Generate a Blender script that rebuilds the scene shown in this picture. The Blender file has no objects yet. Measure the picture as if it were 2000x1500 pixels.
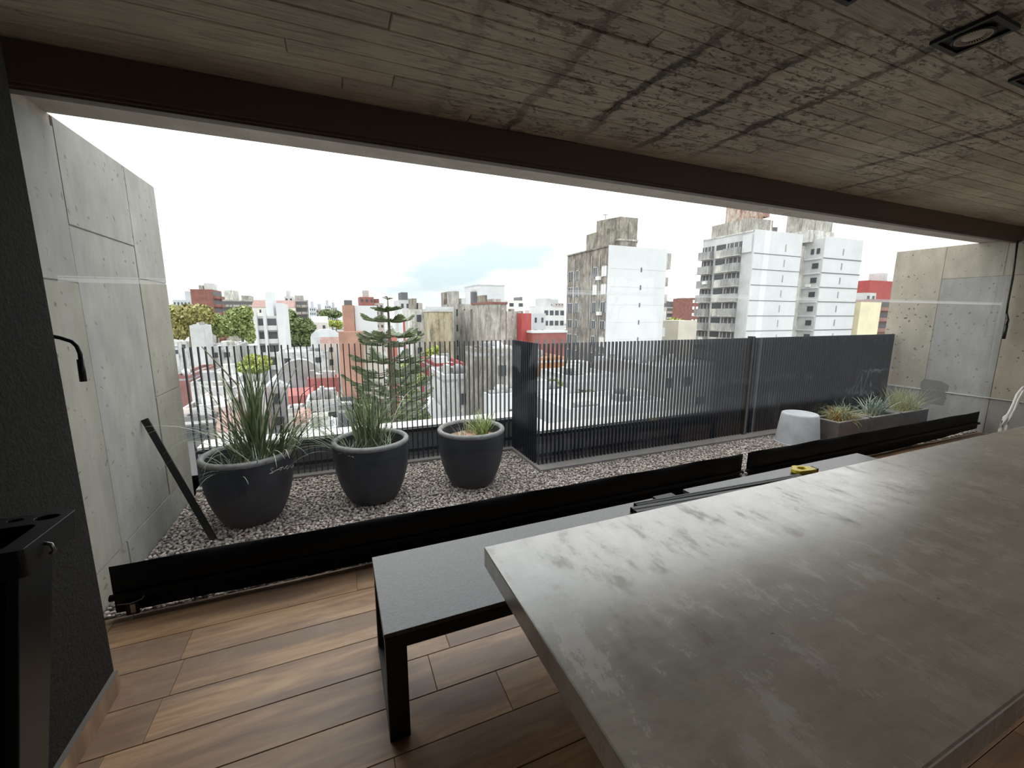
import bpy, bmesh, math, random
import numpy as np
from math import sin, cos, pi, radians, sqrt, atan2
from mathutils import Vector, Matrix, noise
random.seed(7); rng = np.random.default_rng(7)
C = bpy.context.scene.collection
SC = bpy.context.scene

# ------------------------------------------------------------------ camera
FPX, YAW, PIT, ROL, HCAM = 809.15, .39886, -.16692, .003167, 1.62
_f = Vector((sin(YAW)*cos(PIT), cos(YAW)*cos(PIT), sin(PIT)))
_r = Vector((cos(YAW), -sin(YAW), 0)); _u = _r.cross(_f)
R2 = _r*cos(ROL) + _u*sin(ROL); U2 = -_r*sin(ROL) + _u*cos(ROL)
cam = bpy.data.cameras.new('camera'); co = bpy.data.objects.new('camera', cam); C.objects.link(co)
cam.sensor_fit = 'HORIZONTAL'; cam.sensor_width = 36; cam.lens = FPX/2000*36
cam.clip_start = .02; cam.clip_end = 3000
m = Matrix((R2, U2, -_f)).transposed().to_4x4(); m.translation = (0, 0, HCAM); co.matrix_world = m
SC.camera = co

# ------------------------------------------------------------------ sky and exposure
SC.view_settings.view_transform = 'Standard'; SC.view_settings.look = 'None'
SC.view_settings.exposure = 0.68; SC.view_settings.gamma = 1; SC.view_settings.use_curve_mapping = False
w = bpy.data.worlds.new('overcast'); SC.world = w; w.use_nodes = True
nt = w.node_tree; nt.nodes.clear(); N = nt.nodes.new; L = nt.links.new
tc = N('ShaderNodeTexCoord'); sep = N('ShaderNodeSeparateXYZ'); L(tc.outputs['Generated'], sep.inputs[0])
mp = N('ShaderNodeMapping'); mp.inputs['Scale'].default_value = (1, 1, 3.4); mp.inputs['Location'].default_value = (6.957, 0.422, 2.305)
L(tc.outputs['Generated'], mp.inputs[0])
nz = N('ShaderNodeTexNoise'); nz.inputs['Scale'].default_value = 2.3; nz.inputs['Detail'].default_value = 4; nz.inputs['Roughness'].default_value = .5
L(mp.outputs[0], nz.inputs['Vector'])
rp = N('ShaderNodeValToRGB'); rp.color_ramp.elements[0].position = .36; rp.color_ramp.elements[0].color = (.58, .69, .72, 1)
rp.color_ramp.elements[1].position = .50; rp.color_ramp.elements[1].color = (1.12, 1.13, 1.12, 1)
e = rp.color_ramp.elements.new(.42); e.color = (.76, .83, .85, 1)
L(nz.outputs['Fac'], rp.inputs[0])
zr = N('ShaderNodeMapRange'); zr.inputs['From Min'].default_value = .0; zr.inputs['From Max'].default_value = 1; zr.inputs['To Min'].default_value = .80; zr.inputs['To Max'].default_value = 2.3
L(sep.outputs['Z'], zr.inputs['Value'])
bg = N('ShaderNodeBackground'); L(rp.outputs[0], bg.inputs[0]); L(zr.outputs[0], bg.inputs[1])
wo = N('ShaderNodeOutputWorld'); L(bg.outputs[0], wo.inputs[0])
w.cycles.sampling_method = 'MANUAL'; w.cycles.sample_map_resolution = 512

# ------------------------------------------------------------------ helpers
def ray(px, py): return R2*((px-1000)/FPX) - U2*((py-750)/FPX) + _f
def P(px, py, ax, v):
    d = ray(px, py); o = Vector((0, 0, HCAM)); return o + d*((v-o[ax])/d[ax])

class MB:
    def __init__(s): s.v = []; s.f = []; s.sm = []
    def add(s, vs, fs, smooth=False):
        o = len(s.v); s.v += [tuple(v) for v in vs]; s.f += [tuple(i+o for i in f) for f in fs]; s.sm += [smooth]*len(fs); return s
    def box(s, a, b):
        x0, y0, z0 = a; x1, y1, z1 = b
        if x0 > x1: x0, x1 = x1, x0
        if y0 > y1: y0, y1 = y1, y0
        if z0 > z1: z0, z1 = z1, z0
        return s.add([(x0,y0,z0),(x1,y0,z0),(x1,y1,z0),(x0,y1,z0),(x0,y0,z1),(x1,y0,z1),(x1,y1,z1),(x0,y1,z1)],
              [(0,3,2,1),(4,5,6,7),(0,1,5,4),(1,2,6,5),(2,3,7,6),(3,0,4,7)])
    def obox(s, c, ax, ay, az):       # centre and three half axes
        c, ax, ay, az = map(Vector, (c, ax, ay, az))
        vs = [c+ax*i+ay*j+az*k for k in (-1,1) for i,j in ((-1,-1),(1,-1),(1,1),(-1,1))]
        return s.add(vs, [(0,3,2,1),(4,5,6,7),(0,1,5,4),(1,2,6,5),(2,3,7,6),(3,0,4,7)])
    def bar(s, a, b, w, t, up=(0,0,1)):  # flat bar from a to b
        a, b = Vector(a), Vector(b); d = b-a; sd = d.cross(Vector(up)).normalized(); n = sd.cross(d).normalized()
        return s.obox((a+b)/2, d/2, sd*w/2, n*t/2)
    def tube(s, pts, r, n=8, cap=True):
        pts = [Vector(p) for p in pts]; k = len(pts); rs = r if isinstance(r, (list, tuple)) else [r]*k
        vs = []; ref = Vector((0,0,1)); 
        for i, p in enumerate(pts):
            t = (pts[min(i+1,k-1)]-pts[max(i-1,0)]).normalized()
            if abs(t.dot(ref)) > .95: ref = Vector((1,0,0)) if abs(t.x) < .9 else Vector((0,1,0))
            a = t.cross(ref).normalized(); b = t.cross(a).normalized(); ref = b.cross(t) if False else ref
            for j in range(n):
                an = 2*pi*j/n; vs.append(p + (a*cos(an)+b*sin(an))*rs[i])
        fs = [(i*n+j, i*n+(j+1)%n, (i+1)*n+(j+1)%n, (i+1)*n+j) for i in range(k-1) for j in range(n)]
        if cap: fs += [tuple(range(n))[::-1], tuple(range((k-1)*n, k*n))]
        return s.add(vs, fs, n > 5)
    def lathe(s, prof, c=(0,0,0), n=40, smooth=True):
        vs = [(c[0]+r*cos(2*pi*j/n), c[1]+r*sin(2*pi*j/n), c[2]+z) for r, z in prof for j in range(n)]
        fs = [(i*n+j, i*n+(j+1)%n, (i+1)*n+(j+1)%n, (i+1)*n+j) for i in range(len(prof)-1) for j in range(n)]
        return s.add(vs, fs, smooth)
    def prism(s, poly, z0, z1):
        n = len(poly); vs = [(x,y,z0) for x,y in poly]+[(x,y,z1) for x,y in poly]
        return s.add(vs, [tuple(range(n))[::-1], tuple(range(n,2*n))]+[(i,(i+1)%n,n+(i+1)%n,n+i) for i in range(n)])
    def mesh(s, name, off=(0,0,0)):
        me = bpy.data.meshes.new(name); ox, oy, oz = off
        me.from_pydata([(x-ox, y-oy, z-oz) for x, y, z in s.v], [], s.f); me.polygons.foreach_set('use_smooth', s.sm); me.update(); return me
    def build(s, name, mat, parent=None, loc=None, bevel=0):
        off = (0,0,0)
        if parent is not None and not parent.get('_local'): off = abspos(parent)
        if loc is not None: off = loc
        me = s.mesh(name, off); o = bpy.data.objects.new(name, me); C.objects.link(o)
        if mat: me.materials.append(mat)
        if parent is not None: o.parent = parent
        if loc is not None:
            o.location = loc if parent is None or parent.get('_local') else Vector(loc)-Vector(abspos(parent))
        if bevel:
            b = o.modifiers.new('bevel', 'BEVEL'); b.width = bevel; b.segments = 2; b.limit_method = 'ANGLE'
        return o
def abspos(o):
    p = Vector(o.location)
    while o.parent: o = o.parent; p += o.location
    return tuple(p)
def tag(o, label=None, cat=None, group=None, kind=None):
    if label: o['label'] = label
    if cat: o['category'] = cat
    if group: o['group'] = group
    if kind: o['kind'] = kind
    return o
def thing(name, label, cat, loc=(0,0,0), group=None, local=False, rz=0, kind=None):
    o = bpy.data.objects.new(name, None); C.objects.link(o); o.location = loc; o.rotation_euler = (0,0,rz)
    o.empty_display_size = .1
    if local: o['_local'] = 1
    return tag(o, label, cat, group, kind)
def inst(me, name, parent, loc, rot=None, scale=None):
    o = bpy.data.objects.new(name, me); C.objects.link(o); o.parent = parent
    o.location = Vector(loc) - Vector(abspos(parent)) if parent and not parent.get('_local') else loc
    if rot: o.rotation_euler = rot
    if scale: o.scale = scale
    return o

# ------------------------------------------------------------------ materials
def lin(c): return tuple((x/12.92 if x <= .04045 else ((x+.055)/1.055)**2.4) for x in [v/255 for v in c]) + (1,)
def mat(name, col, rough=.7, metal=0, spec=.5):
    m = bpy.data.materials.new(name); m.use_nodes = True; b = m.node_tree.nodes['Principled BSDF']
    b.inputs['Base Color'].default_value = lin(col); b.inputs['Roughness'].default_value = rough
    b.inputs['Metallic'].default_value = metal; b.inputs['Specular IOR Level'].default_value = spec
    return m
def nn(m, t, **kw):
    n = m.node_tree.nodes.new(t)
    for k, v in kw.items():
        if k in n.inputs: n.inputs[k].default_value = v
        else: setattr(n, k, v)
    return n
def coords(m, scale=(1,1,1), rot=(0,0,0), world=False):
    t = nn(m, 'ShaderNodeNewGeometry') if world else nn(m, 'ShaderNodeTexCoord')
    p = nn(m, 'ShaderNodeMapping'); p.inputs['Scale'].default_value = scale; p.inputs['Rotation'].default_value = rot
    m.node_tree.links.new(t.outputs['Position' if world else 'Object'], p.inputs[0]); return p.outputs[0]
def ramp(m, src, stops):
    r = nn(m, 'ShaderNodeValToRGB'); el = r.color_ramp.elements
    while len(el) < len(stops): el.new(.5)
    for q, (p, c) in zip(el, stops): q.position = p; q.color = c if len(c) == 4 else lin(c)
    m.node_tree.links.new(src, r.inputs[0]); return r.outputs[0]
def noi(m, vec, scale, detail=4, rough=.55, dist=0):
    n = nn(m, 'ShaderNodeTexNoise', Scale=scale, Detail=detail, Roughness=rough, Distortion=dist)
    m.node_tree.links.new(vec, n.inputs['Vector']); return n.outputs['Fac']
def mixc(m, fac, a, b, mode='MIX'):
    n = nn(m, 'ShaderNodeMix', data_type='RGBA', blend_type=mode); l = m.node_tree.links.new
    for sock, v in ((n.inputs['Factor'], fac), (n.inputs[6], a), (n.inputs[7], b)):
        if hasattr(v, 'links') or hasattr(v, 'is_linked'): l(v, sock)
        else: sock.default_value = v
    return n.outputs[2]
def math_(m, op, a, b=None, clamp=False):
    n = nn(m, 'ShaderNodeMath', operation=op, use_clamp=clamp); l = m.node_tree.links.new
    for i, v in enumerate((a, b)):
        if v is None: continue
        if hasattr(v, 'is_linked'): l(v, n.inputs[i])
        else: n.inputs[i].default_value = v
    return n.outputs[0]
def bsdf(m): return m.node_tree.nodes['Principled BSDF']
def setc(m, c): m.node_tree.links.new(c, bsdf(m).inputs['Base Color'])
def bump(m, h, strength=.3, dist=.01):
    b = nn(m, 'ShaderNodeBump', Strength=strength, Distance=dist); m.node_tree.links.new(h, b.inputs['Height'])
    m.node_tree.links.new(b.outputs[0], bsdf(m).inputs['Normal'])
W4 = (1,1,1,1); K4 = (0,0,0,1)
def concrete(name, c0, c1, pits=.5, pitcol=(90,84,76), rough=.8, scale=1.0, rust=None):
    m = mat(name, c0, rough); v = coords(m, world=True); v2 = coords(m, (1,1,.35), world=True)
    a = noi(m, v, 1.6*scale, 6, .6); col = ramp(m, a, [(.3, c0), (.7, c1)])
    st = noi(m, v2, 9*scale, 5, .6); col = mixc(m, ramp(m, st, [(.35, (.0,)*3+(1,)), (.8, (.5,)*3+(1,))]), col, lin(tuple(x*.78 for x in c0)))
    if rust:
        rn = noi(m, coords(m, (1,1,.5), world=True), 1.3, 3); col = mixc(m, ramp(m, rn, [(.55, K4), (.72, (.55,.55,.55,1))]), col, lin(rust))
    vo = nn(m, 'ShaderNodeTexVoronoi', Scale=13*scale, Randomness=1.0)
    wv = nn(m, 'ShaderNodeVectorMath', operation='ADD'); nv = nn(m, 'ShaderNodeTexNoise', Scale=14.0); l = m.node_tree.links.new
    l(v, nv.inputs['Vector']); sc_ = nn(m, 'ShaderNodeVectorMath', operation='SCALE', Scale=.09); l(nv.outputs['Color'], sc_.inputs[0])
    l(v, wv.inputs[0]); l(sc_.outputs[0], wv.inputs[1]); l(wv.outputs[0], vo.inputs['Vector'])
    gate = ramp(m, noi(m, v, 2.7, 3), [(max(.2, .5-.15*pits), K4), (max(.4, .62-.05*pits), W4)])
    pit = math_(m, 'MULTIPLY', ramp(m, vo.outputs['Distance'], [(.1, W4), (.19, K4)]), gate)
    pit = math_(m, 'MULTIPLY', pit, min(1, pits))
    col = mixc(m, pit, col, lin(pitcol)); setc(m, col)
    fine = noi(m, v, 60, 3); h = math_(m, 'SUBTRACT', math_(m, 'MULTIPLY', fine, .15), pit); bump(m, h, .5, .006)
    return m
def stained(name, c0, c1, c2, sc=.5, contrast=.12):
    sc *= 1.5   # weathered render on far walls
    m = mat(name, c0, .9); v = coords(m, (1,1,.45), world=True); a = noi(m, v, sc, 8, .72)
    col = ramp(m, a, [(.5-contrast, c0), (.5, c1), (.5+contrast, c2)])
    st = noi(m, coords(m, (1,1,.09), world=True), 2.2, 4, .7); col = mixc(m, ramp(m, st, [(.5, K4), (.66, (.65,)*3+(1,))]), col, lin(tuple(x*.72 for x in c0)))
    sp = noi(m, coords(m, (1,1,.6), world=True), 3.6, 3, .6); col = mixc(m, ramp(m, sp, [(.62, K4), (.7, (.7,)*3+(1,))]), col, lin(tuple(min(255, x*1.12) for x in c2))); setc(m, col); return m
def plain(name, c, rough=.85, var=.08, sc=.6):
    m = mat(name, c, rough); v = coords(m, world=True); a = noi(m, v, sc, 5, .6)
    col = ramp(m, a, [(.3, tuple(max(0,x*(1-var)) for x in c)), (.7, tuple(min(255,x*(1+var)) for x in c))]); setc(m, col); return m

M_left = concrete('concrete_left', (146,145,139), (172,170,162), .85, (120,116,106))
M_left2 = concrete('concrete_left_warm', (144,141,130), (168,163,150), .95, (118,112,98))
M_right = concrete('concrete_right', (160,154,140), (188,180,163), 1.8, (96,88,78), rust=(176,150,138))
M_right2 = concrete('concrete_right_grey', (150,149,145), (168,166,161), 1.1, (98,94,88))
M_patch = concrete('concrete_patch', (118,117,113), (132,130,126), .1)
M_slab = concrete('concrete_slab', (164,152,138), (186,174,160), .3)
def ceiling_mat():
    m = mat('board_marked_concrete', (120,112,98), .85); v = coords(m, world=True); l = m.node_tree.links.new
    oi = nn(m, 'ShaderNodeObjectInfo')
    base = ramp(m, noi(m, v, .9, 5, .6), [(.3, (176,164,150)), (.55, (212,203,188)), (.75, (206,206,190))])
    base = mixc(m, .55, base, ramp(m, oi.outputs['Random'], [(0, (.72,.68,.64,1)), (1, (1.12,1.08,1.0,1))]), 'MULTIPLY')
    gr = noi(m, coords(m, (1.3, 16, 6), world=True), 3.2, 7, .68, .6)        # wood grain print along x
    base = mixc(m, .8, base, ramp(m, gr, [(.3, (.5,.48,.46,1)), (.48, (1,1,1,1)), (.8, (1.16,1.15,1.12,1))]), 'MULTIPLY')
    # rusty honeycomb stains running across the boards
    sx = nn(m, 'ShaderNodeSeparateXYZ'); l(v, sx.inputs[0])
    big = ramp(m, noi(m, v, .75, 3), [(.44, K4), (.56, W4)])
    px_ = math_(m, 'MULTIPLY', math_(m, 'SUBTRACT', sx.outputs['X'], 1.95), .62); py_ = math_(m, 'SUBTRACT', sx.outputs['Y'], 1.85)
    dd = math_(m, 'SQRT', math_(m, 'ADD', math_(m, 'MULTIPLY', px_, px_), math_(m, 'MULTIPLY', py_, py_)))
    dd = math_(m, 'ADD', dd, math_(m, 'MULTIPLY', noi(m, v, 1.6, 4), .5))
    big = math_(m, 'MAXIMUM', math_(m, 'MULTIPLY', big, .75), ramp(m, dd, [(.62, W4), (1.0, K4)]))
    wob = noi(m, v, 3.0, 6, .7)
    xw = math_(m, 'ADD', sx.outputs['X'], math_(m, 'MULTIPLY', wob, .22))
    fr = math_(m, 'ABSOLUTE', math_(m, 'SUBTRACT', math_(m, 'FRACT', math_(m, 'MULTIPLY', xw, 2.15)), .5))
    line = math_(m, 'MULTIPLY', ramp(m, fr, [(.0, W4), (.03, W4), (.07, K4)]), ramp(m, noi(m, v, 17, 6, .8), [(.40, (.25,.25,.25,1)), (.5, W4)]))
    blot = ramp(m, noi(m, coords(m, (1, 2.0, 1), (0,0,.35), world=True), 14, 12, .78, 0), [(.54, K4), (.60, W4)])
    gx = ramp(m, math_(m, 'MULTIPLY', sx.outputs['X'], .12), [(.03, K4), (.12, W4), (.45, W4), (.7, (.3,.3,.3,1))])
    st = math_(m, 'MULTIPLY', math_(m, 'MULTIPLY', math_(m, 'MAXIMUM', line, math_(m, 'MULTIPLY', blot, .8)), big), gx)
    holes = ramp(m, noi(m, coords(m, (1, 3, 1), world=True), 8, 5, .7), [(.66, K4), (.72, W4)])
    base = mixc(m, math_(m, 'MULTIPLY', holes, .7), base, lin((54,46,38)))
    base = mixc(m, math_(m, 'MULTIPLY', st, .85, True), base, lin((58,42,33))); setc(m, base)
    h = math_(m, 'SUBTRACT', gr, math_(m, 'MULTIPLY', math_(m, 'MAXIMUM', st, holes), 1.2)); bump(m, h, 1.0, .02)
    return m
M_ceil = ceiling_mat()
def wood_mat():
    m = mat('wood_look_tile', (150,118,90), .42); oi = nn(m, 'ShaderNodeObjectInfo'); l = m.node_tree.links.new
    t = nn(m, 'ShaderNodeTexCoord'); ad = nn(m, 'ShaderNodeVectorMath', operation='ADD'); mu = nn(m, 'ShaderNodeVectorMath', operation='SCALE', Scale=37.0)
    cx = nn(m, 'ShaderNodeCombineXYZ'); l(oi.outputs['Random'], cx.inputs[0]); l(oi.outputs['Random'], cx.inputs[1]); l(cx.outputs[0], mu.inputs[0])
    l(t.outputs['Object'], ad.inputs[0]); l(mu.outputs[0], ad.inputs[1])
    mp = nn(m, 'ShaderNodeMapping'); mp.inputs['Scale'].default_value = (1, 8, 1); l(ad.outputs[0], mp.inputs[0])
    g = noi(m, mp.outputs[0], 2.2, 8, .66, .7); g2 = noi(m, mp.outputs[0], .7, 3)
    col = ramp(m, g, [(.25, (138,104,76)), (.45, (180,142,108)), (.62, (204,168,130)), (.85, (216,186,150))])
    col = mixc(m, ramp(m, g2, [(.42, K4), (.6, (.75,.75,.75,1))]), col, lin((126,104,90)))
    col = mixc(m, .6, col, ramp(m, oi.outputs['Random'], [(0, (.78,.76,.76,1)), (.5, (1,1,1,1)), (1, (1.12,1.08,1.02,1))]), 'MULTIPLY')
    kn = noi(m, ad.outputs[0], 26, 2); col = mixc(m, ramp(m, kn, [(.74, K4), (.78, W4)]), col, lin((60,44,34)))
    du = noi(m, coords(m, world=True), 3.1, 5, .7); col = mixc(m, ramp(m, du, [(.56, K4), (.75, (.28,.28,.28,1))]), col, lin((190,180,168)))
    setc(m, col); bump(m, g, .12, .003); return m
M_wood = wood_mat()
M_grout = plain('grout', (118,98,80), .9)
def table_mat():
    m = mat('polished_concrete', (120,114,104), .3, spec=.55); v = coords(m, world=True); l = m.node_tree.links.new
    a = noi(m, v, 2.2, 7, .62); col = ramp(m, a, [(.3, (156,149,137)), (.5, (176,169,156)), (.72, (192,186,173))])
    b2 = noi(m, coords(m, (1, 3.5, 1), (0,0,.35), world=True), 7, 7, .7); col = mixc(m, .55, col, ramp(m, b2, [(.35, (.74,.72,.68,1)), (.6, (1.08,1.08,1.08,1))]), 'MULTIPLY')
    pt = noi(m, v, 30, 2); col = mixc(m, ramp(m, pt, [(.765, K4), (.78, W4)]), col, lin((60,54,46)))
    fl = noi(m, v, 45, 4, .7); col = mixc(m, .4, col, ramp(m, fl, [(.3, (.86,.86,.86,1)), (.7, (1.12,1.12,1.12,1))]), 'MULTIPLY')
    setc(m, col)
    r = noi(m, coords(m, (2.2, .9, 1), (0,0,-.15), world=True), 4.2, 9, .75)
    r2 = ramp(m, r, [(.36, (.26,)*3+(1,)), (.58, (.36,)*3+(1,)), (.70, (.62,)*3+(1,))]); l(r2, bsdf(m).inputs['Roughness']); r3 = ramp(m, r, [(.36, (.17,)*3+(1,)), (.54, (.24,)*3+(1,)), (.66, (.5,)*3+(1,))])
    b = bsdf(m); b.inputs['Coat Weight'].default_value = .9; b.inputs['Coat IOR'].default_value = 2.15; l(r3, b.inputs['Coat Roughness'])
    bump(m, noi(m, v, 26, 5, .65), .16, .004); return m
M_table = table_mat()
def granite():
    m = mat('leathered_black_granite', (44,44,44), .38); v = coords(m, world=True); a = noi(m, v, 150, 3, .7)
    setc(m, ramp(m, a, [(.35, (36,36,36)), (.65, (66,66,65))])); bump(m, noi(m, v, 80, 4, .65), .8, .006)
    b = bsdf(m); b.inputs['Coat Weight'].default_value = .6; b.inputs['Coat IOR'].default_value = 1.7; b.inputs['Coat Roughness'].default_value = .24; return m
M_gran = granite()
M_black = mat('black_steel', (14,14,15), .5)
M_skirt = mat('black_vinyl', (10,9,9), .62, spec=.2)
M_pelmet = mat('dark_brown_steel', (84,68,57), .6)
def stucco():
    m = mat('black_stucco', (42,40,37), .95); v = coords(m, world=True); a = noi(m, v, 70, 4, .7)
    setc(m, ramp(m, a, [(.3, (20,19,18)), (.7, (44,42,38))])); bump(m, a, .9, .012); return m
M_stucco = stucco()
M_fence = mat('charcoal_fence_paint', (46,50,57), .42)
M_parapet = plain('grey_parapet', (150,151,154), .8)
M_coping = plain('white_coping', (214,213,208), .7)
M_kerb = plain('kerb_cement', (124,120,116), .9)
M_pot = None
def pot_mat():
    m = mat('charcoal_fibre_pot', (44,46,50), .5); v = coords(m, (1,1,7), world=True); a = noi(m, v, 4, 6, .7)
    setc(m, ramp(m, a, [(.3, (40,43,50)), (.66, (50,54,62)), (.82, (92,95,100))]))
    bump(m, noi(m, v, 5, 4), .25, .006); return m
M_pot = pot_mat(); M_rim = plain('pot_rim_worn', (126,126,123), .6, .15, 20)
M_soil = plain('dry_soil', (164,138,112), .95, .35, 25)
def leafm(name, a, b, c=None):
    m = mat(name, a, .5); oi = nn(m, 'ShaderNodeNewGeometry')
    st = [(0, a), (.7, b)] + ([(1, c)] if c else [])
    setc(m, ramp(m, oi.outputs['Random Per Island'], st)); return m
M_grass = leafm('grass_blade', (72,90,60), (134,148,112), (196,192,160))
M_grass2 = leafm('grass_blade_bright', (88,112,54), (168,184,116), (214,214,170))
M_blue = leafm('grass_blade_blue', (92,110,96), (150,166,146), (196,204,186))
M_gold = leafm('grass_blade_gold', (150,112,44), (186,160,70), (120,130,70))
M_dry = leafm('dry_stalk', (62,56,44), (120,108,84))
M_feath = leafm('feather_grass', (130,136,84), (166,168,118), (182,178,140))
M_white_pot = plain('white_concrete_pot', (182,185,186), .75, .07, 6)
M_cube = plain('grey_fibre_box', (70,68,68), .7, .12, 8); M_cube_rim = mat('box_rim', (150,148,142), .5)
M_alu = mat('black_anodised_aluminium', (36,36,38), .35, .6)
M_yel = mat('yellow_plastic', (222,200,60), .4); M_dgrey = mat('dark_grey_plastic', (30,31,32), .38)
M_white = mat('white_plastic', (225,222,214), .45); M_blade = mat('pinkish_steel', (190,160,150), .35, .7)
M_frost = mat('unlit_lamp_glass', (176,166,150), .35); M_chrome = mat('worn_chrome', (150,150,150), .3, .9)
def vinyl():
    m = bpy.data.materials.new('clear_vinyl'); m.use_nodes = True; nt = m.node_tree; nt.nodes.clear(); l = nt.links.new
    out = nn(m, 'ShaderNodeOutputMaterial'); tr = nn(m, 'ShaderNodeBsdfTransparent'); gl = nn(m, 'ShaderNodeBsdfGlossy', Roughness=.03)
    tr.inputs[0].default_value = (.955, .96, .96, 1); gl.inputs[0].default_value = (.85, .9, 1, 1)
    fr = nn(m, 'ShaderNodeFresnel', IOR=1.52); mx = nn(m, 'ShaderNodeMixShader'); b = nn(m, 'ShaderNodeBump', Strength=.35, Distance=.03)
    t = nn(m, 'ShaderNodeNewGeometry'); mp = nn(m, 'ShaderNodeMapping'); mp.inputs['Scale'].default_value = (1.6, 1, .7); l(t.outputs['Position'], mp.inputs[0])
    n = nn(m, 'ShaderNodeTexNoise', Scale=2.2, Detail=2.0); l(mp.outputs[0], n.inputs['Vector']); l(n.outputs['Fac'], b.inputs['Height'])
    l(b.outputs[0], gl.inputs['Normal']); l(fr.outputs[0], mx.inputs[0]); l(tr.outputs[0], mx.inputs[1]); l(gl.outputs[0], mx.inputs[2]); l(mx.outputs[0], out.inputs[0]); return m
M_vinyl = vinyl()
def seam():
    m = bpy.data.materials.new('welded_vinyl_seam'); m.use_nodes = True; nt = m.node_tree; nt.nodes.clear(); l = nt.links.new
    out = nn(m, 'ShaderNodeOutputMaterial'); tr = nn(m, 'ShaderNodeBsdfTransparent'); gl = nn(m, 'ShaderNodeBsdfTranslucent'); mx = nn(m, 'ShaderNodeMixShader', Fac=.32)
    l(tr.outputs[0], mx.inputs[1]); l(gl.outputs[0], mx.inputs[2]); l(mx.outputs[0], out.inputs[0]); return m
M_seam = seam(); M_seam2 = M_seam.copy(); M_seam2.name = 'vinyl_edge_hem'
for q in M_seam2.node_tree.nodes:
    if q.type == 'MIX_SHADER': q.inputs[0].default_value = .05

# ================================================================== SETTING
XL, XR, YS, ZC = -1.27, 8.30, 2.66, 2.75
BX0, BX1 = 3.9, 8.1  # unseen rear opening, added to bring more light into the room
# floor: grout bed and wood look planks 0.21 x 1.2
fl = MB().box((-1.45, -3.6, -.25), (8.5, 2.665, -.0025)).build('floor', M_grout); tag(fl, kind='structure')
pm = {}
def plank(x0, x1, y0, y1):
    k = (round(x1-x0, 3), round(y1-y0, 3))
    if k not in pm:
        b = MB(); hx, hy, c = k[0]/2-.0012, k[1]/2-.0014, .0015
        vs = [(-hx,-hy,-.006),(hx,-hy,-.006),(hx,hy,-.006),(-hx,hy,-.006),(-hx,-hy,-c),(hx,-hy,-c),(hx,hy,-c),(-hx,hy,-c),
              (-hx+c,-hy+c,0),(hx-c,-hy+c,0),(hx-c,hy-c,0),(-hx+c,hy-c,0)]
        b.add(vs, [(0,1,5,4),(1,2,6,5),(2,3,7,6),(3,0,4,7),(4,5,9,8),(5,6,10,9),(6,7,11,10),(7,4,8,11),(8,9,10,11)])
        me = b.mesh('plank'); me.materials.append(M_wood); pm[k] = me
    o = bpy.data.objects.new('plank', pm[k]); C.objects.link(o); o.parent = fl; o.location = ((x0+x1)/2, (y0+y1)/2, random.uniform(-.0006, .0006))
offs = {0: .31, 1: .42, 2: -.78+.02, 3: -.78, 4: .02, 5: .55, -1: .58, -2: .1}
for r in range(-22, 6):
    y0 = 1.56+.21*r; y1 = min(y0+.21, 2.662)
    if y1 > 2.64: y1 = 2.662
    if y0 > 2.6: continue
    o0 = offs.get(r, random.uniform(0, 1.2)); o0 = o0-1.2*math.ceil((o0+1.27)/1.2)
    x = o0
    while x < 8.3:
        a, b = max(x, -1.27), min(x+1.2, 8.3)
        if y0 < -1.5 and b < 8.3: x += 1.2; a = a
        else: x += 1.2
        if b-a > .03: plank(a, b, y0, y1)
# ceiling: backing slab and board marked strips
ce = MB().box((-1.45, -3.6, 2.77), (8.5, 3.02, 2.98)).build('ceiling', M_slab); tag(ce, kind='structure')
bm_cache = []
for r in range(31):
    y1 = 2.71-.11*r + .0; y0 = y1-.11; x = -1.27-random.uniform(0, 2.2)
    while x < 8.3:
        ln = random.uniform(1.8, 3.2) if r < 22 else 9.6
        a, b = max(x, -1.27), min(x+ln, 8.3); x += ln
        if b-a < .05: continue
        t = random.uniform(0, .005); tl = random.uniform(-.0015, .0015)
        g = MB(); zb = 2.75+t; c = .005
        g.add([(a+.001,y0+.001,2.772),(b-.001,y0+.001,2.772),(b-.001,y1-.001,2.772),(a+.001,y1-.001,2.772),
               (a+.001,y0+.001,zb+c),(b-.001,y0+.001,zb+c),(b-.001,y1-.001,zb+c),(a+.001,y1-.001,zb+c),
               (a+c,y0+c,zb+tl),(b-c,y0+c,zb+tl),(b-c,y1-c,zb-tl),(a+c,y1-c,zb-tl)],
              [(4,5,1,0),(5,6,2,1),(6,7,3,2),(7,4,0,3),(8,9,5,4),(9,10,6,5),(10,11,7,6),(11,8,4,7),(11,10,9,8)])
        g.build('board_panel', M_ceil, ce)
MB().box((-1.27, -3.6, 2.753), (8.3, 2.60-.11*30, 2.772)).build('board_panel', M_ceil, ce)
tag(MB().box((-1.45, 2.715, 2.616), (8.5, 3.02, 2.769)).build('trim_1', M_slab), kind='structure')     # soffit beyond the pelmet
pel = MB().box((-1.262, 2.60, 2.585), (8.295, 2.705, 2.7485)).box((-1.262, 2.615, 2.572), (8.295, 2.70, 2.585)).box((-1.262, 2.63, 2.562), (8.295, 2.685, 2.572))
tag(pel.build('awning_pelmet', M_pelmet, loc=(3.5, 2.66, 2.57)), 'long dark brown metal pelmet box under the ceiling edge', 'pelmet')
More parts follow.
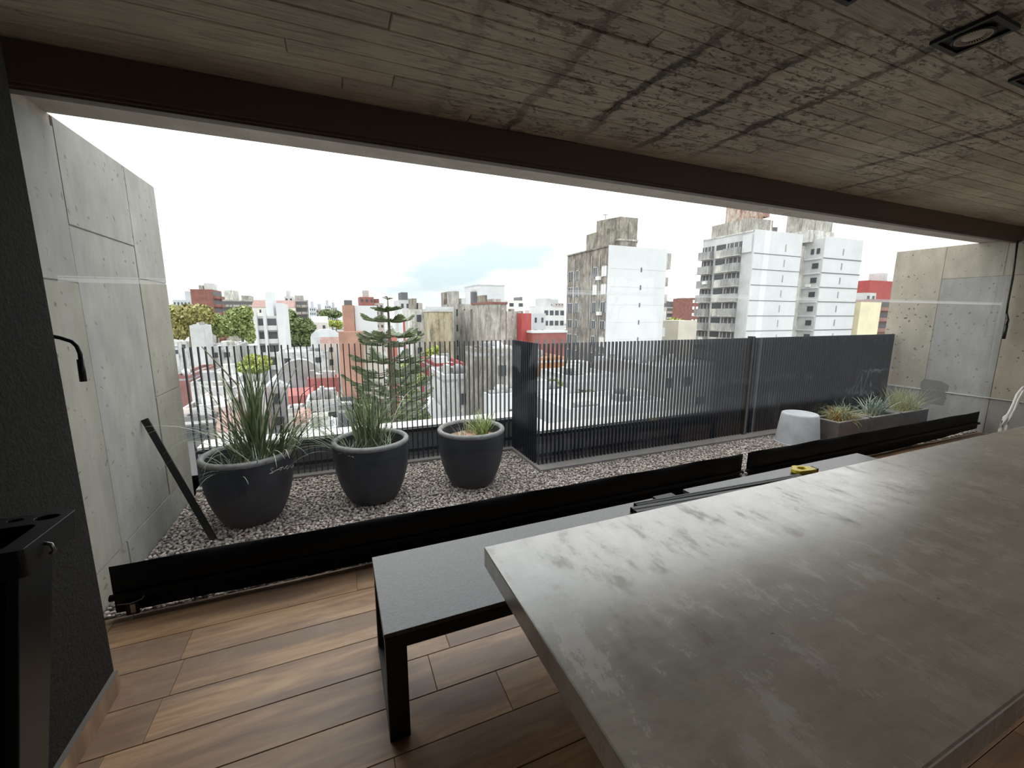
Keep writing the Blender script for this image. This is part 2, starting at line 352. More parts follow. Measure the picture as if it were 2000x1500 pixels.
# left wall: dark stucco column and concrete fin in formwork panels
wl = MB().box((-1.45, -3.6, -.05), (-.98, 2.11, 2.77)).build('wall_left', M_stucco); tag(wl, kind='structure')
fin = MB().box((-1.45, 2.11, -.4), (-1.278, 2.72, 2.77)).box((-1.45, 2.72, -.4), (-1.278, 4.352, 2.615)).build('wall_left', M_slab); tag(fin, 'pale concrete side wall of the terrace on the left', None, None, 'structure')
def wpanel(parent, x, y0, y1, z0, z1, m_, d, jit=0):
    g = .0025; s = 1 if d > 0 else -1; xo = x+random.uniform(-.002, .002)
    b = MB(); c = .003
    b.box((x-s*.012, y0+g, z0+g), (xo-s*c, y1-g, z1-g)); b.box((xo-s*c-s*.001, y0+g+c, z0+g+c), (xo, y1-g-c, z1-g-c))
    b.build('concrete_panel', m_, parent)
for y0, y1, z0, z1, mm in ((2.11,3.03,.23,1.78,M_left2),(2.11,3.03,1.78,2.56,M_left),(2.11,3.03,2.56,2.77,M_left),(3.03,3.82,.23,2.08,M_left),(3.03,3.82,2.08,2.612,M_left),
                           (3.82,4.352,.23,1.0,M_left2),(3.82,4.352,1.0,1.86,M_left2),(3.82,4.352,1.86,2.612,M_left),(2.11,3.1,-.3,.23,M_left2),(3.1,4.352,-.3,.23,M_left)):
    if z1 == 2.77 : y1 = 2.60 if False else 2.72
    wpanel(fin, XL, y0, y1, z0, z1, mm, 1)
wr = MB().box((8.308, -3.6, -.4), (8.5, 2.72, 2.77)).box((8.308, 2.72, -.4), (8.5, 3.94, 2.615)).build('wall_right', M_slab); tag(wr, kind='structure')
for y0, y1, z0, z1, mm in ((3.34,3.94,.5,2.612,M_right),(2.72,3.34,2.15,2.612,M_right),(2.62,3.34,.5,2.15,M_right2),(2.0,2.72,2.15,2.77,M_right),(2.0,2.62,.5,2.15,M_right),
                           (.8,2.0,.5,2.77,M_right),(-.5,.8,.5,2.77,M_right2),(-3.6,-.5,.5,2.77,M_right),(2.62,3.94,-.3,.5,M_right2),(-3.6,2.62,-.05,.5,M_right2)):
    wpanel(wr, XR, y0, y1, z0, z1, mm, -1)
tag(MB().box((8.285, 3.36, .49), (8.30, 3.93, .505)).box((8.285, 2.0, .49), (8.30, 3.08, .502)).build('trim_2', M_coping), kind='structure')
pp = [(3.38,.30),(3.38,.60),(3.35,.66),(3.14,.65),(3.06,.6),(3.08,.30)]
b = MB(); n = len(pp); b.add([(8.297,y,z) for y,z in pp]+[(8.30,y,z) for y,z in pp], [tuple(range(n)), tuple(range(n,2*n))[::-1]]+[(i,(i+1)%n,n+(i+1)%n,n+i) for i in range(n)])
pt = b.build('cement_patch', M_patch, wr); pt['label'] = 'darker grey cement patch'
M_back = concrete('concrete_back', (150,145,136), (168,160,150), .3)
tag(MB().box((-1.45, -3.8, -.25), (8.5, -3.6, .35)).box((-1.45, -3.8, 2.6), (8.5, -3.6, 2.98)).box((-1.45, -3.8, .35), (BX0, -3.6, 2.6)).box((BX1, -3.8, .35), (8.5, -3.6, 2.6)).build('wall_back', M_back), kind='structure')
b = MB()  # frame of the rear window added for fill light
for k in range(4):
    xx = BX0+(BX1-BX0)*k/3; b.box((xx-.03, -3.74, .35), (xx+.03, -3.66, 2.6))
b.box((BX0, -3.74, .35), (BX1, -3.66, .41)).box((BX0, -3.74, 2.54), (BX1, -3.66, 2.6)); tag(b.build('added_rear_window', M_black), kind='structure')
# wood look baseboard along the stucco column
tag(MB().box((-.98, -3.6, 0), (-.962, 2.105, .085)).build('baseboard_left', M_wood), kind='structure')
tag(MB().box((-.98, -3.6, .085), (-.964, 2.105, .092)).build('trim_3', M_kerb), kind='structure')
# terrace slab, gravel, parapet, kerb
tag(MB().box((-1.45, 2.665, -.4), (8.5, 4.95, -.012)).build('terrace_slab', M_kerb), kind='structure')
tag(MB().box((-1.27, 4.60, -.012), (2.03, 4.68, .345)).box((1.97, 3.98, -.012), (2.03, 4.60, .345)).box((1.97, 3.90, -.012), (8.3, 3.98, .345)).build('parapet', M_parapet), kind='structure')
tag(MB().box((-1.27, 4.57, .345), (1.95, 4.84, .375)).box((1.95, 3.87, .345), (8.3, 4.12, .375)).box((1.95, 4.12, .345), (2.2, 4.84, .375)).build('parapet_coping', M_coping), kind='structure')
tag(MB().box((-1.27, 4.40, -.012), (1.86, 4.60, .03)).box((1.86, 3.64, -.012), (8.3, 3.90, .03)).box((1.86, 3.90, -.012), (1.97, 4.60, .03)).build('kerb', M_kerb), kind='structure')
tag(MB().box((-1.45, 4.35, -.45), (8.5, 4.95, -.012)).box((-1.45, 4.6, -16), (8.5, 4.9, -.45)).build('building_facade', M_parapet), kind='structure')

# gravel
def gravel():
    sp = .0215; pts = []
    for x0, x1, y0, y1 in ((-1.265, 1.86, 2.672, 4.40), (1.86, 8.295, 2.672, 3.66)):
        gx, gy = np.meshgrid(np.arange(x0, x1, sp), np.arange(y0, y1, sp)); p = np.stack([gx.ravel(), gy.ravel()], 1)
        p += rng.uniform(-.011, .011, p.shape); p[:,0] = p[:,0].clip(x0+.012, x1-.012); p[:,1] = p[:,1].clip(y0+.012, y1-.012); pts.append(p)
    return np.concatenate(pts)
gp = gravel(); d = np.hypot(gp[:,0]+.6, gp[:,1]-2.9); near = np.argsort(d)
ph = (1+sqrt(5))/2
ico = np.array([(-1,ph,0),(1,ph,0),(-1,-ph,0),(1,-ph,0),(0,-1,ph),(0,1,ph),(0,-1,-ph),(0,1,-ph),(ph,0,-1),(ph,0,1),(-ph,0,-1),(-ph,0,1)])/sqrt(1+ph*ph)
icf = np.array([(0,11,5),(0,5,1),(0,1,7),(0,7,10),(0,10,11),(1,5,9),(5,11,4),(11,10,2),(10,7,6),(7,1,8),(3,9,4),(3,4,2),(3,2,6),(3,6,8),(3,8,9),(4,9,5),(2,4,11),(6,2,10),(8,6,7),(9,8,1)])
M_peb = mat('mixed_pebbles', (140,130,122), .75)
oi = nn(M_peb, 'ShaderNodeNewGeometry'); ob_i = nn(M_peb, 'ShaderNodeObjectInfo')
sel = math_(M_peb, 'FRACT', math_(M_peb, 'ADD', oi.outputs['Random Per Island'], ob_i.outputs['Random']))
setc(M_peb, ramp(M_peb, sel, [(0, (100,92,88)), (.3, (146,136,128)), (.55, (166,154,144)), (.8, (184,172,162)), (1, (214,206,196))]))
def rot3(n):
    a, b_ = rng.uniform(0, 2*pi, n), rng.uniform(-.45, .45, n)
    ca, sa, cb, sb = np.cos(a), np.sin(a), np.cos(b_), np.sin(b_)
    R = np.zeros((n,3,3)); R[:,0,0] = ca*cb; R[:,0,1] = -sa; R[:,0,2] = ca*sb; R[:,1,0] = sa*cb; R[:,1,1] = ca; R[:,1,2] = sa*sb; R[:,2,0] = -sb; R[:,2,2] = cb; return R
gb = thing('gravel_bed', 'grey brown pebble gravel covering the terrace between screens and fence', 'gravel', (0, 2.9, -.012))
rest = gp[near[280:]]; n = len(rest)
sc = np.stack([rng.uniform(.012, .020, n), rng.uniform(.009, .013, n), rng.uniform(.007, .010, n)], 1)
vv = ico[None]*sc[:,None]*(1+rng.uniform(-.16, .16, (n,12,1))); vv = np.einsum('nij,nkj->nki', rot3(n), vv)
vv[:,:,0] += rest[:,0,None]; vv[:,:,1] += rest[:,1,None]; vv[:,:,2] += rng.uniform(-.006, .009, n)[:,None]
vv = vv.reshape(-1, 3)-np.array([0, 2.9, -.012]); ff = (icf[None]+np.arange(n)[:,None,None]*12).reshape(-1)
me = bpy.data.meshes.new('pebbles'); me.vertices.add(len(vv)); me.vertices.foreach_set('co', vv.ravel()); me.loops.add(len(ff)); me.loops.foreach_set('vertex_index', ff)
nf = len(ff)//3; me.polygons.add(nf); me.polygons.foreach_set('loop_start', np.arange(nf)*3); me.polygons.foreach_set('loop_total', np.full(nf, 3)); me.update(); me.validate()
me.materials.append(M_peb); me.polygons.foreach_set('use_smooth', np.ones(nf, bool))
o = bpy.data.objects.new('pebbles', me); C.objects.link(o); o.parent = gb; tag(o, kind='stuff')
pms = []
for k in range(6):
    b = MB(); b.add([tuple(q) for q in ico*np.array([.017+.001*k, .011, .0085])*(1+rng.uniform(-.15, .15, (12,1)))], [tuple(f) for f in icf.tolist()], True)
    q = b.mesh('pebble'); q.materials.append(M_peb); pms.append(q)
for k, i in enumerate(near[:280]):
    inst(pms[k%6], 'pebble', gb, (gp[i,0], gp[i,1], random.uniform(-.004, .009)), (random.uniform(-.4,.4), random.uniform(-.4,.4), random.uniform(0,6.28)))

# fences
smesh = MB().box((-.0045, -.0175, .0), (.0045, .0175, 1.30)).mesh('slat'); smesh.materials.append(M_fence)
smesh2 = MB().box((-.0175, -.0045, .0), (.0175, .0045, 1.30)).mesh('slat'); smesh2.materials.append(M_fence)
def fence(label, base, xs, along_x, rails, me_):
    t = thing('slat_fence', label, 'fence', base, 'charcoal slat fence runs')
    for q in xs: inst(me_, 'slat', t, (q, base[1], .025) if along_x else (base[0], q, .025))
    for r in rails:
        rb = r.build('rail', M_fence, t)
    return t
zt = 1.325
f1 = fence('open charcoal slat fence behind the three round pots', (.3, 4.49, .025), [-1.255+.0545*i for i in range(58)], True,
      [MB().box((-1.27, 4.515, z), (1.93, 4.53, z+.035)) for z in (.33, .10)], smesh)
f2 = fence('short charcoal slat return seen edge on between the two fence runs', (1.90, 4.15, .025), [3.86+.05*i for i in range(13)], False,
      [MB().box((1.905, 3.82, z), (1.92, 4.49, z+.035)) for z in (.33, .10)], smesh2)
xs = [1.91+.050*i for i in range(128) if abs(1.91+.05*i-4.99) > .035]
f3 = fence('close charcoal slat fence behind the white upturned pot', (5.0, 3.80, .025), xs, True,
      [MB().box((1.90, 3.82, z), (8.29, 3.835, z+.035)) for z in (.33, .10)], smesh)
pst = MB().box((4.965, 3.755, .02), (5.015, 3.83, 1.345)).build('fence_post', M_black, f3); pst['label'] = 'thicker black post'
for t, pts in ((f1, [(x, 4.512, z) for x in (-.75,-.15,.45,.62,1.2,1.75) for z in (.118,.348)]), (f3, [(x, 3.817, .118) for x in (2.4,3.2,4.2)])):
    for q in pts: MB().lathe([(0,0),(.012,0),(.012,.01),(0,.012)], (0,0,0), 8).build('bolt', M_chrome, t, loc=q).rotation_euler = (pi/2,0,0)

# ------------------------------------------------------------------ roll-down clear screens
def screen(x0, x1, label, seamrange, hem):
    t = thing('clear_vinyl_screen', label, 'screen', ((x0+x1)/2, YS, .02), 'roll down screens of the terrace')
    g = MB(); nx = 40
    vs = []; 
    for i in range(nx+1):
        for z in (.30, .7, 1.2, 1.76): vs.append((x0+(x1-x0)*i/nx, YS+.004*sin(i*.9+z*2), z))
    g.add(vs, [(i*4+j, (i+1)*4+j, (i+1)*4+j+1, i*4+j+1) for i in range(nx) for j in range(3)], True); g.build('lower_film', M_vinyl, t)
    g = MB().add([(x0,YS,1.76),(x1,YS,1.76),(x1,YS,2.56),(x0,YS,2.56)], [(0,1,2,3)]); g.build('upper_film', M_vinyl, t)
    MB().add([(x0,YS-.002,1.762),(x1,YS-.002,1.762),(x1,YS-.002,1.782),(x0,YS-.002,1.782)], [(0,1,2,3)]).build('seam', M_seam, t)
    MB().add([(x0,YS-.002,1.786),(x1,YS-.002,1.786),(x1,YS-.002,1.792),(x0,YS-.002,1.792)], [(0,1,2,3)]).build('seam', M_seam, t)
    for xe in (x0, x1-.03): MB().add([(xe,YS-.002,.30),(xe+.03,YS-.002,.30),(xe+.03,YS-.002,2.56),(xe,YS-.002,2.56)], [(0,1,2,3)]).build('edge_hem', M_seam2, t)
    # black skirt, wavy hem, pocket bar
    g = MB(); vs = []; n_ = 90
    for i in range(n_+1):
        x = x0+(x1-x0)*i/n_; zb = hem(x); 
        vs += [(x, YS+.003, .30+.004*sin(x*7)), (x, YS+.003+.004*sin(x*11), .17), (x, YS+.002+.006*sin(x*5), zb)]
    g.add(vs, [(i*3+j, i*3+j+1, (i+1)*3+j+1, (i+1)*3+j) for i in range(n_) for j in (0,1)], True)
    s = g.build('skirt', M_skirt, t); so = s.modifiers.new('thick', 'SOLIDIFY'); so.thickness = .003
    MB().tube([(x0-.012, YS-.006, .115+hem(x0)*.3), (x1+.004, YS-.006, .115+hem(x1)*.3)], .018, 10).build('bottom_bar', M_skirt, t)
    return t
s1 = screen(-1.185, 3.545, 'clear roll down screen with black skirt in front of the round pots', None,
            lambda x: max(.001, .022-.012*(x+1.19)) + .0025*sin(x*23)*sin(x*7) if x < .2 else -.003)
s2 = screen(3.615, 8.215, 'clear roll down screen with black skirt beside the right concrete wall', None, lambda x: .004+max(0, x-6.5)*.03+.003*sin(x*17))
for x, s in ((-1.105, s1),):
    b = thing('buckle', None, None); b.parent = s; b.location = Vector((x, YS-.03, .06))-s.location
    MB().box((x-.028, YS-.026, .015), (x+.028, YS-.014, .085)).build('clip', M_black, b)
    MB().tube([(x-.055, YS-.034, .094), (x+.0, YS-.036, .088), (x+.05, YS-.034, .100), (x+.06, YS-.03, .115)], .0025, 6).build('wire', M_chrome, b)
    MB().box((x-.003, YS-.037, .03), (x+.018, YS-.026, .08)).build('latch', M_chrome, b)
    MB().tube([(x+.01, YS-.036, .03), (x+.006, YS-.05, -.0+.012), (x-.01, YS-.07, .004)], .002, 5).build('strap', M_chrome, b)
for x, s in ((3.50, s1), (3.565, s2)):
    b = thing('pull_toggle', 'white plastic toggle', None); b.parent = s; b.location = Vector((x, YS-.04, .06))-s.location
    MB().tube([(x, YS-.03, .115), (x, YS-.035, .07), (x-.01, YS-.05, .03)], .006, 6).lathe([(0,0),(.014,0),(.016,.012),(.008,.02),(0,.02)], (x, YS-.03, .10), 10).build('toggle', M_white, b)

# ------------------------------------------------------------------ table
tb = thing('concrete_table', 'long polished grey concrete table in the foreground', 'table', (3.3, .82, 0))
bmt = bmesh.new(); bmesh.ops.create_cube(bmt, size=1)
for v_ in bmt.verts: v_.co = Vector((v_.co.x*6.04, v_.co.y*1.06, v_.co.z*.08))
bmesh.ops.bevel(bmt, geom=bmt.edges[:], offset=.006, segments=2, affect='EDGES', profile=.5)
me = bpy.data.meshes.new('tabletop'); bmt.to_mesh(me); bmt.free(); me.materials.append(M_table)
o = bpy.data.objects.new('tabletop', me); C.objects.link(o); o.parent = tb; o.location = (.46+3.02-3.3, .30+.53-.82, .72)
for x in (.82, 3.3, 5.9): MB().box((x, .50, 0), (x+.09, 1.16, .679)).build('leg', M_table, tb, bevel=.004)

# ------------------------------------------------------------------ benches
def bench(x0, x1, y0, y1, label):
    t = thing('bench', label, 'bench', ((x0+x1)/2, (y0+y1)/2, 0), 'black benches along the table')
    MB().box((x0, y0, .452), (x1, y1, .470)).build('seat', M_gran, t, bevel=.002)
    w_ = .055
    for xa, s in ((x0+.004, 1), (x1-.004, -1)):
        for ya in (y0+.004, y1-.004-w_):
            MB().box((xa, ya, 0), (xa+s*w_*1.4, ya+w_, .448)).build('leg', M_black, t, bevel=.0015)
        MB().box((xa, y0+.004+w_, 0), (xa+s*w_, y1-.004-w_, .035)).build('foot_rail', M_black, t)
    f = MB()
    for ya in (y0+.004, y1-.044): f.box((x0+.004+w_*1.4, ya, .395), (x1-.004-w_*1.4, ya+.04, .449))
    f.box((x0+.004, y0+.004+w_, .395), (x0+.045, y1-.004-w_, .449)).box((x1-.045, y0+.004+w_, .395), (x1-.004, y1-.004-w_, .449))
    f.build('seat_frame', M_black, t)
    return t
bench(.09, 1.955, 1.405, 1.935, 'near black bench with dark stone seat and square steel legs')
bench(2.07, 4.0, 1.405, 1.965, 'far black bench with the yellow tool lying on it')
# black aluminium profiles lying on the benches
def profile(x0, y0, x1, y1, z, w_, h_, label):
    b = MB(); a = Vector((x0, y0, z)); c = Vector((x1, y1, z)); sd = (c-a).cross(Vector((0,0,1))).normalized()
    b.bar(a+Vector((0,0,.002)), c+Vector((0,0,.002)), w_, .004)
    for s in (-1, 0, 1): b.bar(a+sd*s*(w_/2-.003)+Vector((0,0,h_/2)), c+sd*s*(w_/2-.003)+Vector((0,0,h_/2)), .004, h_)
    for s in (-1, 1): b.bar(a+sd*s*(w_/4)+Vector((0,0,h_)), c+sd*s*(w_/4)+Vector((0,0,h_)), w_/2-.014, .003)
    return tag(b.build('aluminium_profile', M_alu, loc=tuple(a)), label, 'metal profile', 'spare profiles lying on the benches')
profile(1.53, 1.80, 3.35, 1.67, .471, .075, .03, 'wide black grooved profile ending nearest the bench front')
profile(1.60, 1.87, 3.0, 1.79, .471, .04, .022, 'narrow black profile lying along the wide grooved one')
tag(MB().box((1.78, 1.885, .471), (1.93, 1.925, .486)).build('metal_offcut', M_alu, loc=(1.85, 1.90, .471)), 'short dark metal offcut at the far edge of the near bench', 'offcut')
# yellow handled saw
sw = thing('hand_saw', 'yellow handled hand saw lying on the far bench', 'tool', (3.12, 1.84, .471), None, True, radians(-14))
bmh = bmesh.new()
outer = [(-.15,-.02),(-.155,.03),(-.09,.055),(-.07,.085),(-.03,.09),(.05,.07),(.14,.05),(.15,.02),(.145,-.02),(.05,-.035),(-.06,-.04),(-.12,-.045)]
inner = [(-.07,.02),(-.02,.05),(.04,.035),(.03,.0),(-.05,-.005)]
ed = []
for lp in (outer, inner):
    vs = [bmh.verts.new((x*.62, y*.9, 0)) for x, y in lp]; ed += [bmh.edges.new((vs[i], vs[(i+1)%len(vs)])) for i in range(len(vs))]
bmesh.ops.triangle_fill(bmh, use_beauty=True, edges=ed)
r_ = bmesh.ops.extrude_face_region(bmh, geom=bmh.faces[:]); bmesh.ops.translate(bmh, verts=[g for g in r_['geom'] if isinstance(g, bmesh.types.BMVert)], vec=(0,0,.028))
bmesh.ops.recalc_face_normals(bmh, faces=bmh.faces[:])
me = bpy.data.meshes.new('handle'); bmh.to_mesh(me); bmh.free(); me.materials.append(M_yel)
o = bpy.data.objects.new('handle', me); C.objects.link(o); o.parent = sw; o.location = (0, 0, .004); bv = o.modifiers.new('b', 'BEVEL'); bv.width = .006; bv.segments = 2
MB().add([(-.02,-.03,0),(.33,-.11,0),(.33,-.06,0),(.06,.035,0),(-.02,-.03,.0018),(.33,-.11,.0018),(.33,-.06,.0018),(.06,.035,.0018)], [(0,3,2,1),(4,5,6,7),(0,1,5,4),(1,2,6,5),(2,3,7,6),(3,0,4,7)]).build('blade', M_blade, sw)
MB().box((.088, -.014, .006), (.102, .04, .034)).build('end_cap', M_dgrey, sw)

# ------------------------------------------------------------------ round pots
def ribbon(b, p0, az, ln, el, droop, w_, seg=8, tw=0):
    p = Vector(p0); vs = []; a = el
    for i in range(seg+1):
        t = i/seg; d_ = Vector((cos(az)*cos(a), sin(az)*cos(a), sin(a))); sd = Vector((-sin(az+tw), cos(az+tw), 0))
        ww = w_*(1-t**2.2)*.5 + .0004; vs += [p-sd*ww, p+sd*ww]
        p = p + d_*(ln/seg); a -= droop/seg*(.4+1.2*t)
    if min(v.x for v in vs) < -1.25 or max(v.y for v in vs) > (4.44 if p0[0] < 2 else 3.75) or min(v.y for v in vs) < 2.70: return False
    b.add(vs, [(2*i, 2*i+1, 2*i+3, 2*i+2) for i in range(seg)], True); return True
def clump(b, c, n_, ln, el, droop, w_, rad, az0=0, azr=2*pi):
    for _ in range(n_):
        az = az0+random.uniform(-azr/2, azr/2); rr = rad*sqrt(random.random()); a2 = random.uniform(0, 6.28)
        ribbon(b, (c[0]+rr*cos(a2), c[1]+rr*sin(a2), c[2]), az, random.uniform(*ln), random.uniform(*el), random.uniform(*droop), random.uniform(*w_), 8, random.uniform(-.6,.6))
PROF = [(0,0),(.14,0),(.178,.008),(.205,.03),(.228,.07),(.258,.14),(.285,.23),(.302,.32),(.311,.42),(.314,.49),(.314,.52)]
RIM = [(.312,.519),(.318,.528),(.319,.545),(.309,.557),(.290,.559),(.277,.550),(.274,.532)]
INN = [(.2745,.533),(.262,.44),(.25,.36)]
def pot(x, y, label, soil_z):
    t = thing('round_planter', label, 'planter', (x, y, .0), 'large round charcoal pots on the gravel')
    MB().lathe(PROF+[], (x, y, .0), 56).lathe(INN, (x, y, 0), 56).build('pot', M_pot, t)
    MB().lathe(RIM, (x, y, 0), 56).build('rim', M_rim, t)
    sv = [(x, y, soil_z+.02)]; fs = []; K = 28
    for k, rr in enumerate((.09, .18, .263)):
        for j in range(K): sv.append((x+rr*cos(2*pi*j/K), y+rr*sin(2*pi*j/K), soil_z+random.uniform(-.008,.012)))
    fs = [(0, 1+j, 1+(j+1)%K) for j in range(K)]+[(1+k*K+j, 1+(k+1)*K+j, 1+(k+1)*K+(j+1)%K, 1+k*K+(j+1)%K) for k in (0,1) for j in range(K)]
    MB().add(sv, fs, True).build('soil', M_soil, t)
    return t
p1 = pot(-.70, 3.66, 'largest looking round charcoal pot with tall arching grass and white script', .40)
b = MB(); clump(b, (-.64, 3.72, .40), 110, (.45,1.0), (1.3,1.66), (.1,.8), (.012,.018), .06)
clump(b, (-.68, 3.66, .40), 70, (.55,1.0), (.95,1.45), (1.2,2.6), (.006,.010), .10, pi, 2.8)
clump(b, (-.50, 3.68, .40), 90, (.45,.80), (.85,1.4), (.8,2.0), (.008,.012), .10, -.2, 2.4)
b.build('tall_grass', M_grass, p1)
b = MB(); clump(b, (-.82, 3.52, .40), 26, (.12,.30), (.9,1.5), (.3,1.6), (.007,.010), .05); clump(b, (-.60, 3.50, .40), 34, (.14,.34), (1.0,1.5), (.2,1.4), (.007,.010), .07)
clump(b, (-.73, 3.47, .40), 14, (.2,.36), (.6,1.2), (1.4,2.4), (.006,.009), .05); b.build('low_grass', M_blue, p1)
st = [P(464,752,1,3.75), P(430,715,1,3.86), P(394,677,1,3.98)]
b = MB().tube([(-.66, 3.7, .42), tuple(Vector((-.70, 3.72, .72))), st[0], st[1], st[2]], [.008,.008,.007,.006,.004], 6)
b.tube([(-.45,3.7,.45), P(590,770,1,3.7), P(621,745,1,3.7)], [.004,.004,.002], 5); b.build('dry_stalk', M_dry, p1)
# white script on the first pot, read from the photo as a signature
def onpot(u, v_, c=(-.70,3.66)):
    px, py = 527+u*53, 925-u*13-v_*13
    d_ = ray(px, py); o_ = Vector((0,0,HCAM)); rr = .318
    a_ = d_.x**2+d_.y**2; b_ = 2*(d_.x*(o_.x-c[0])+d_.y*(o_.y-c[1])); c_ = (o_.x-c[0])**2+(o_.y-c[1])**2-rr*rr
    t_ = (-b_-sqrt(max(0, b_*b_-4*a_*c_)))/(2*a_); p_ = o_+d_*t_
    z = p_.z; R = np.interp(z, [q[1] for q in PROF], [q[0] for q in PROF])+.0012
    q = Vector((p_.x-c[0], p_.y-c[1])).normalized()*R; return (c[0]+q.x, c[1]+q.y, z)
stk = [[(.14,.62),(.08,.75),(.04,.6),(.07,.4),(.12,.2),(.06,.0),(0,-.05)],[(.0,-.05),(.12,0),(.2,.2),(.26,.25)],[(.26,.75),(.27,.72)],
       [(.26,.25),(.36,.3),(.42,.5),(.46,.3),(.42,.1),(.38,.15)],[(.42,.45),(.5,.5),(.52,.25),(.56,.15),(.6,.3)],[(.6,.3),(.66,.55),(.72,.4),(.7,.15),(.63,.1)],
       [(.76,.55),(.80,.2),(.86,.05),(.9,.3)],[(.88,.2),(.96,.3),(1.0,.45)]]
b = MB()
for s_ in stk: b.tube([onpot(*q) for q in s_], .0016, 5)
b.build('script', M_white, p1)
p2 = pot(.22, 3.68, 'middle round charcoal pot with a dense upright grass clump', .40)
b = MB(); clump(b, (.20, 3.72, .40), 120, (.40,.72), (1.15,1.6), (.1,1.0), (.009,.014), .10); clump(b, (.05, 3.70, .40), 42, (.45,.72), (.6,1.15), (.5,1.8), (.005,.009), .08, pi, 1.8)
clump(b, (.28, 3.72, .40), 12, (.45,.75), (1.0,1.35), (1.0,2.0), (.005,.008), .08, 0, 1.6); b.build('tall_grass', M_grass, p2)
b = MB(); clump(b, (.05, 3.55, .40), 40, (.12,.28), (.9,1.5), (.2,1.6), (.006,.009), .07); clump(b, (.36, 3.56, .40), 26, (.12,.27), (.9,1.4), (.2,1.2), (.006,.009), .06); b.build('low_grass', M_blue, p2)
p3 = pot(1.13, 3.68, 'round charcoal pot with sparse low tufts nearest the fence corner', .45)
b = MB(); clump(b, (1.24, 3.66, .45), 70, (.18,.32), (.75,1.4), (.1,.8), (.008,.012), .05); b.build('green_tuft', M_grass2, p3)
b = MB(); clump(b, (1.02, 3.62, .45), 22, (.12,.24), (.7,1.45), (.2,.9), (.004,.007), .04); b.build('thin_tuft', M_blue, p3)
b = MB(); clump(b, (1.20, 3.86, .42), 60, (.12,.26), (.9,1.5), (.1,.6), (.003,.005), .08); b.build('dry_stalks', M_feath, p3)
# upturned white pot
t = thing('upturned_pot', 'pale concrete pot standing upside down on the gravel', 'pot', (5.36, 3.30, 0))
MB().lathe([(0,0),(.235,0),(.245,.012),(.243,.03),(.222,.22),(.203,.375),(.196,.392),(.18,.398),(0,.392)], (5.36, 3.30, .0), 48).build('shell', M_white_pot, t)
MB().lathe([(.246,.0),(.254,.004),(.254,.022),(.246,.026)], (5.36, 3.30, .0), 48).build('lip', M_white_pot, t)
# three square grass boxes
def gbox(x0, x1, y0, y1, label):
    t = thing('square_planter', label, 'planter', ((x0+x1)/2, (y0+y1)/2, 0), 'square grass boxes by the right wall'); h = .33; k = .018
    b = MB(); b.box((x0,y0,0),(x1,y0+k,h-.012)).box((x0,y1-k,0),(x1,y1,h-.012)).box((x0,y0+k,0),(x0+k,y1-k,h-.012)).box((x1-k,y0+k,0),(x1,y1-k,h-.012)); b.build('box', M_cube, t)
    b = MB(); b.box((x0-.003,y0-.003,h-.012),(x1+.003,y0+k,h)).box((x0-.003,y1-k,h-.012),(x1+.003,y1+.003,h)).box((x0-.003,y0+k,h-.012),(x0+k,y1-k,h)).box((x1-k,y0+k,h-.012),(x1+.003,y1-k,h)); b.build('rim', M_cube_rim, t)
    MB().box((x0+k,y0+k,h-.10),(x1-k,y1-k,h-.06)).build('soil', M_soil, t); return t, ((x0+x1)/2, (y0+y1)/2, h-.06)
t, c = gbox(5.59, 6.20, 2.97, 3.28, 'square grey planter box with golden drooping grass')
b = MB(); clump(b, c, 260, (.12,.30), (.5,1.5), (1.2,2.8), (.005,.009), .11); b.build('golden_grass', M_gold, t); b = MB(); clump(b, c, 220, (.2,.40), (.7,1.5), (1.4,2.8), (.004,.007), .11); b.build('green_grass', M_grass, t)
t, c = gbox(6.29, 6.90, 2.97, 3.28, 'square grey planter box with blue grey strappy leaves')
b = MB(); clump(b, c, 80, (.22,.42), (.7,1.5), (.4,1.6), (.012,.02), .10); b.build('strappy_grass', M_blue, t)
t, c = gbox(6.98, 7.62, 2.97, 3.28, 'square grey planter box with fine feathery grass')
b = MB(); clump(b, c, 340, (.25,.45), (.8,1.6), (.3,1.3), (.002,.004), .16); b.build('feather_grass', M_feath, t)
# leaning flat bar
b = MB().bar((-1.252, 3.53, .90), (-.905, 3.37, .012), .042, .012, (0,1,0))
tag(b.build('leaning_bar', M_black, loc=(-.905, 3.37, 0)), 'dark flat metal bar leaning against the left concrete wall', 'metal bar')
# cranks
t = thing('awning_crank', 'black bent crank handle hanging beside the black column', 'crank', (-1.1, 2.118, 1.53))
a = [P(*q, 1, 2.2) for q in ((93,655),(118,660),(140,667),(150,676),(156,690),(158,705))]
MB().tube([(-1.16, 2.112, 1.56), (-1.14, 2.16, 1.553)]+a, .0075, 10).build('arm', M_dgrey, t)
MB().tube([P(157,702,1,2.2), P(163,745,1,2.2)], .0115, 12).build('grip', M_dgrey, t)
t = thing('awning_crank', 'long thin black rod hanging by the right concrete wall', 'crank', (8.2, 2.58, 1.33))
a = [P(*q, 0, 8.2) for q in ((1990,452),(1979,535),(1969,590),(1966,612),(1969,625),(1966,635),(1960,662))]
MB().tube(a[:4], .011, 8).tube(a[3:6], .013, 8).build('rod', M_dgrey, t); MB().tube(a[5:], .018, 8).build('grip', M_dgrey, t)
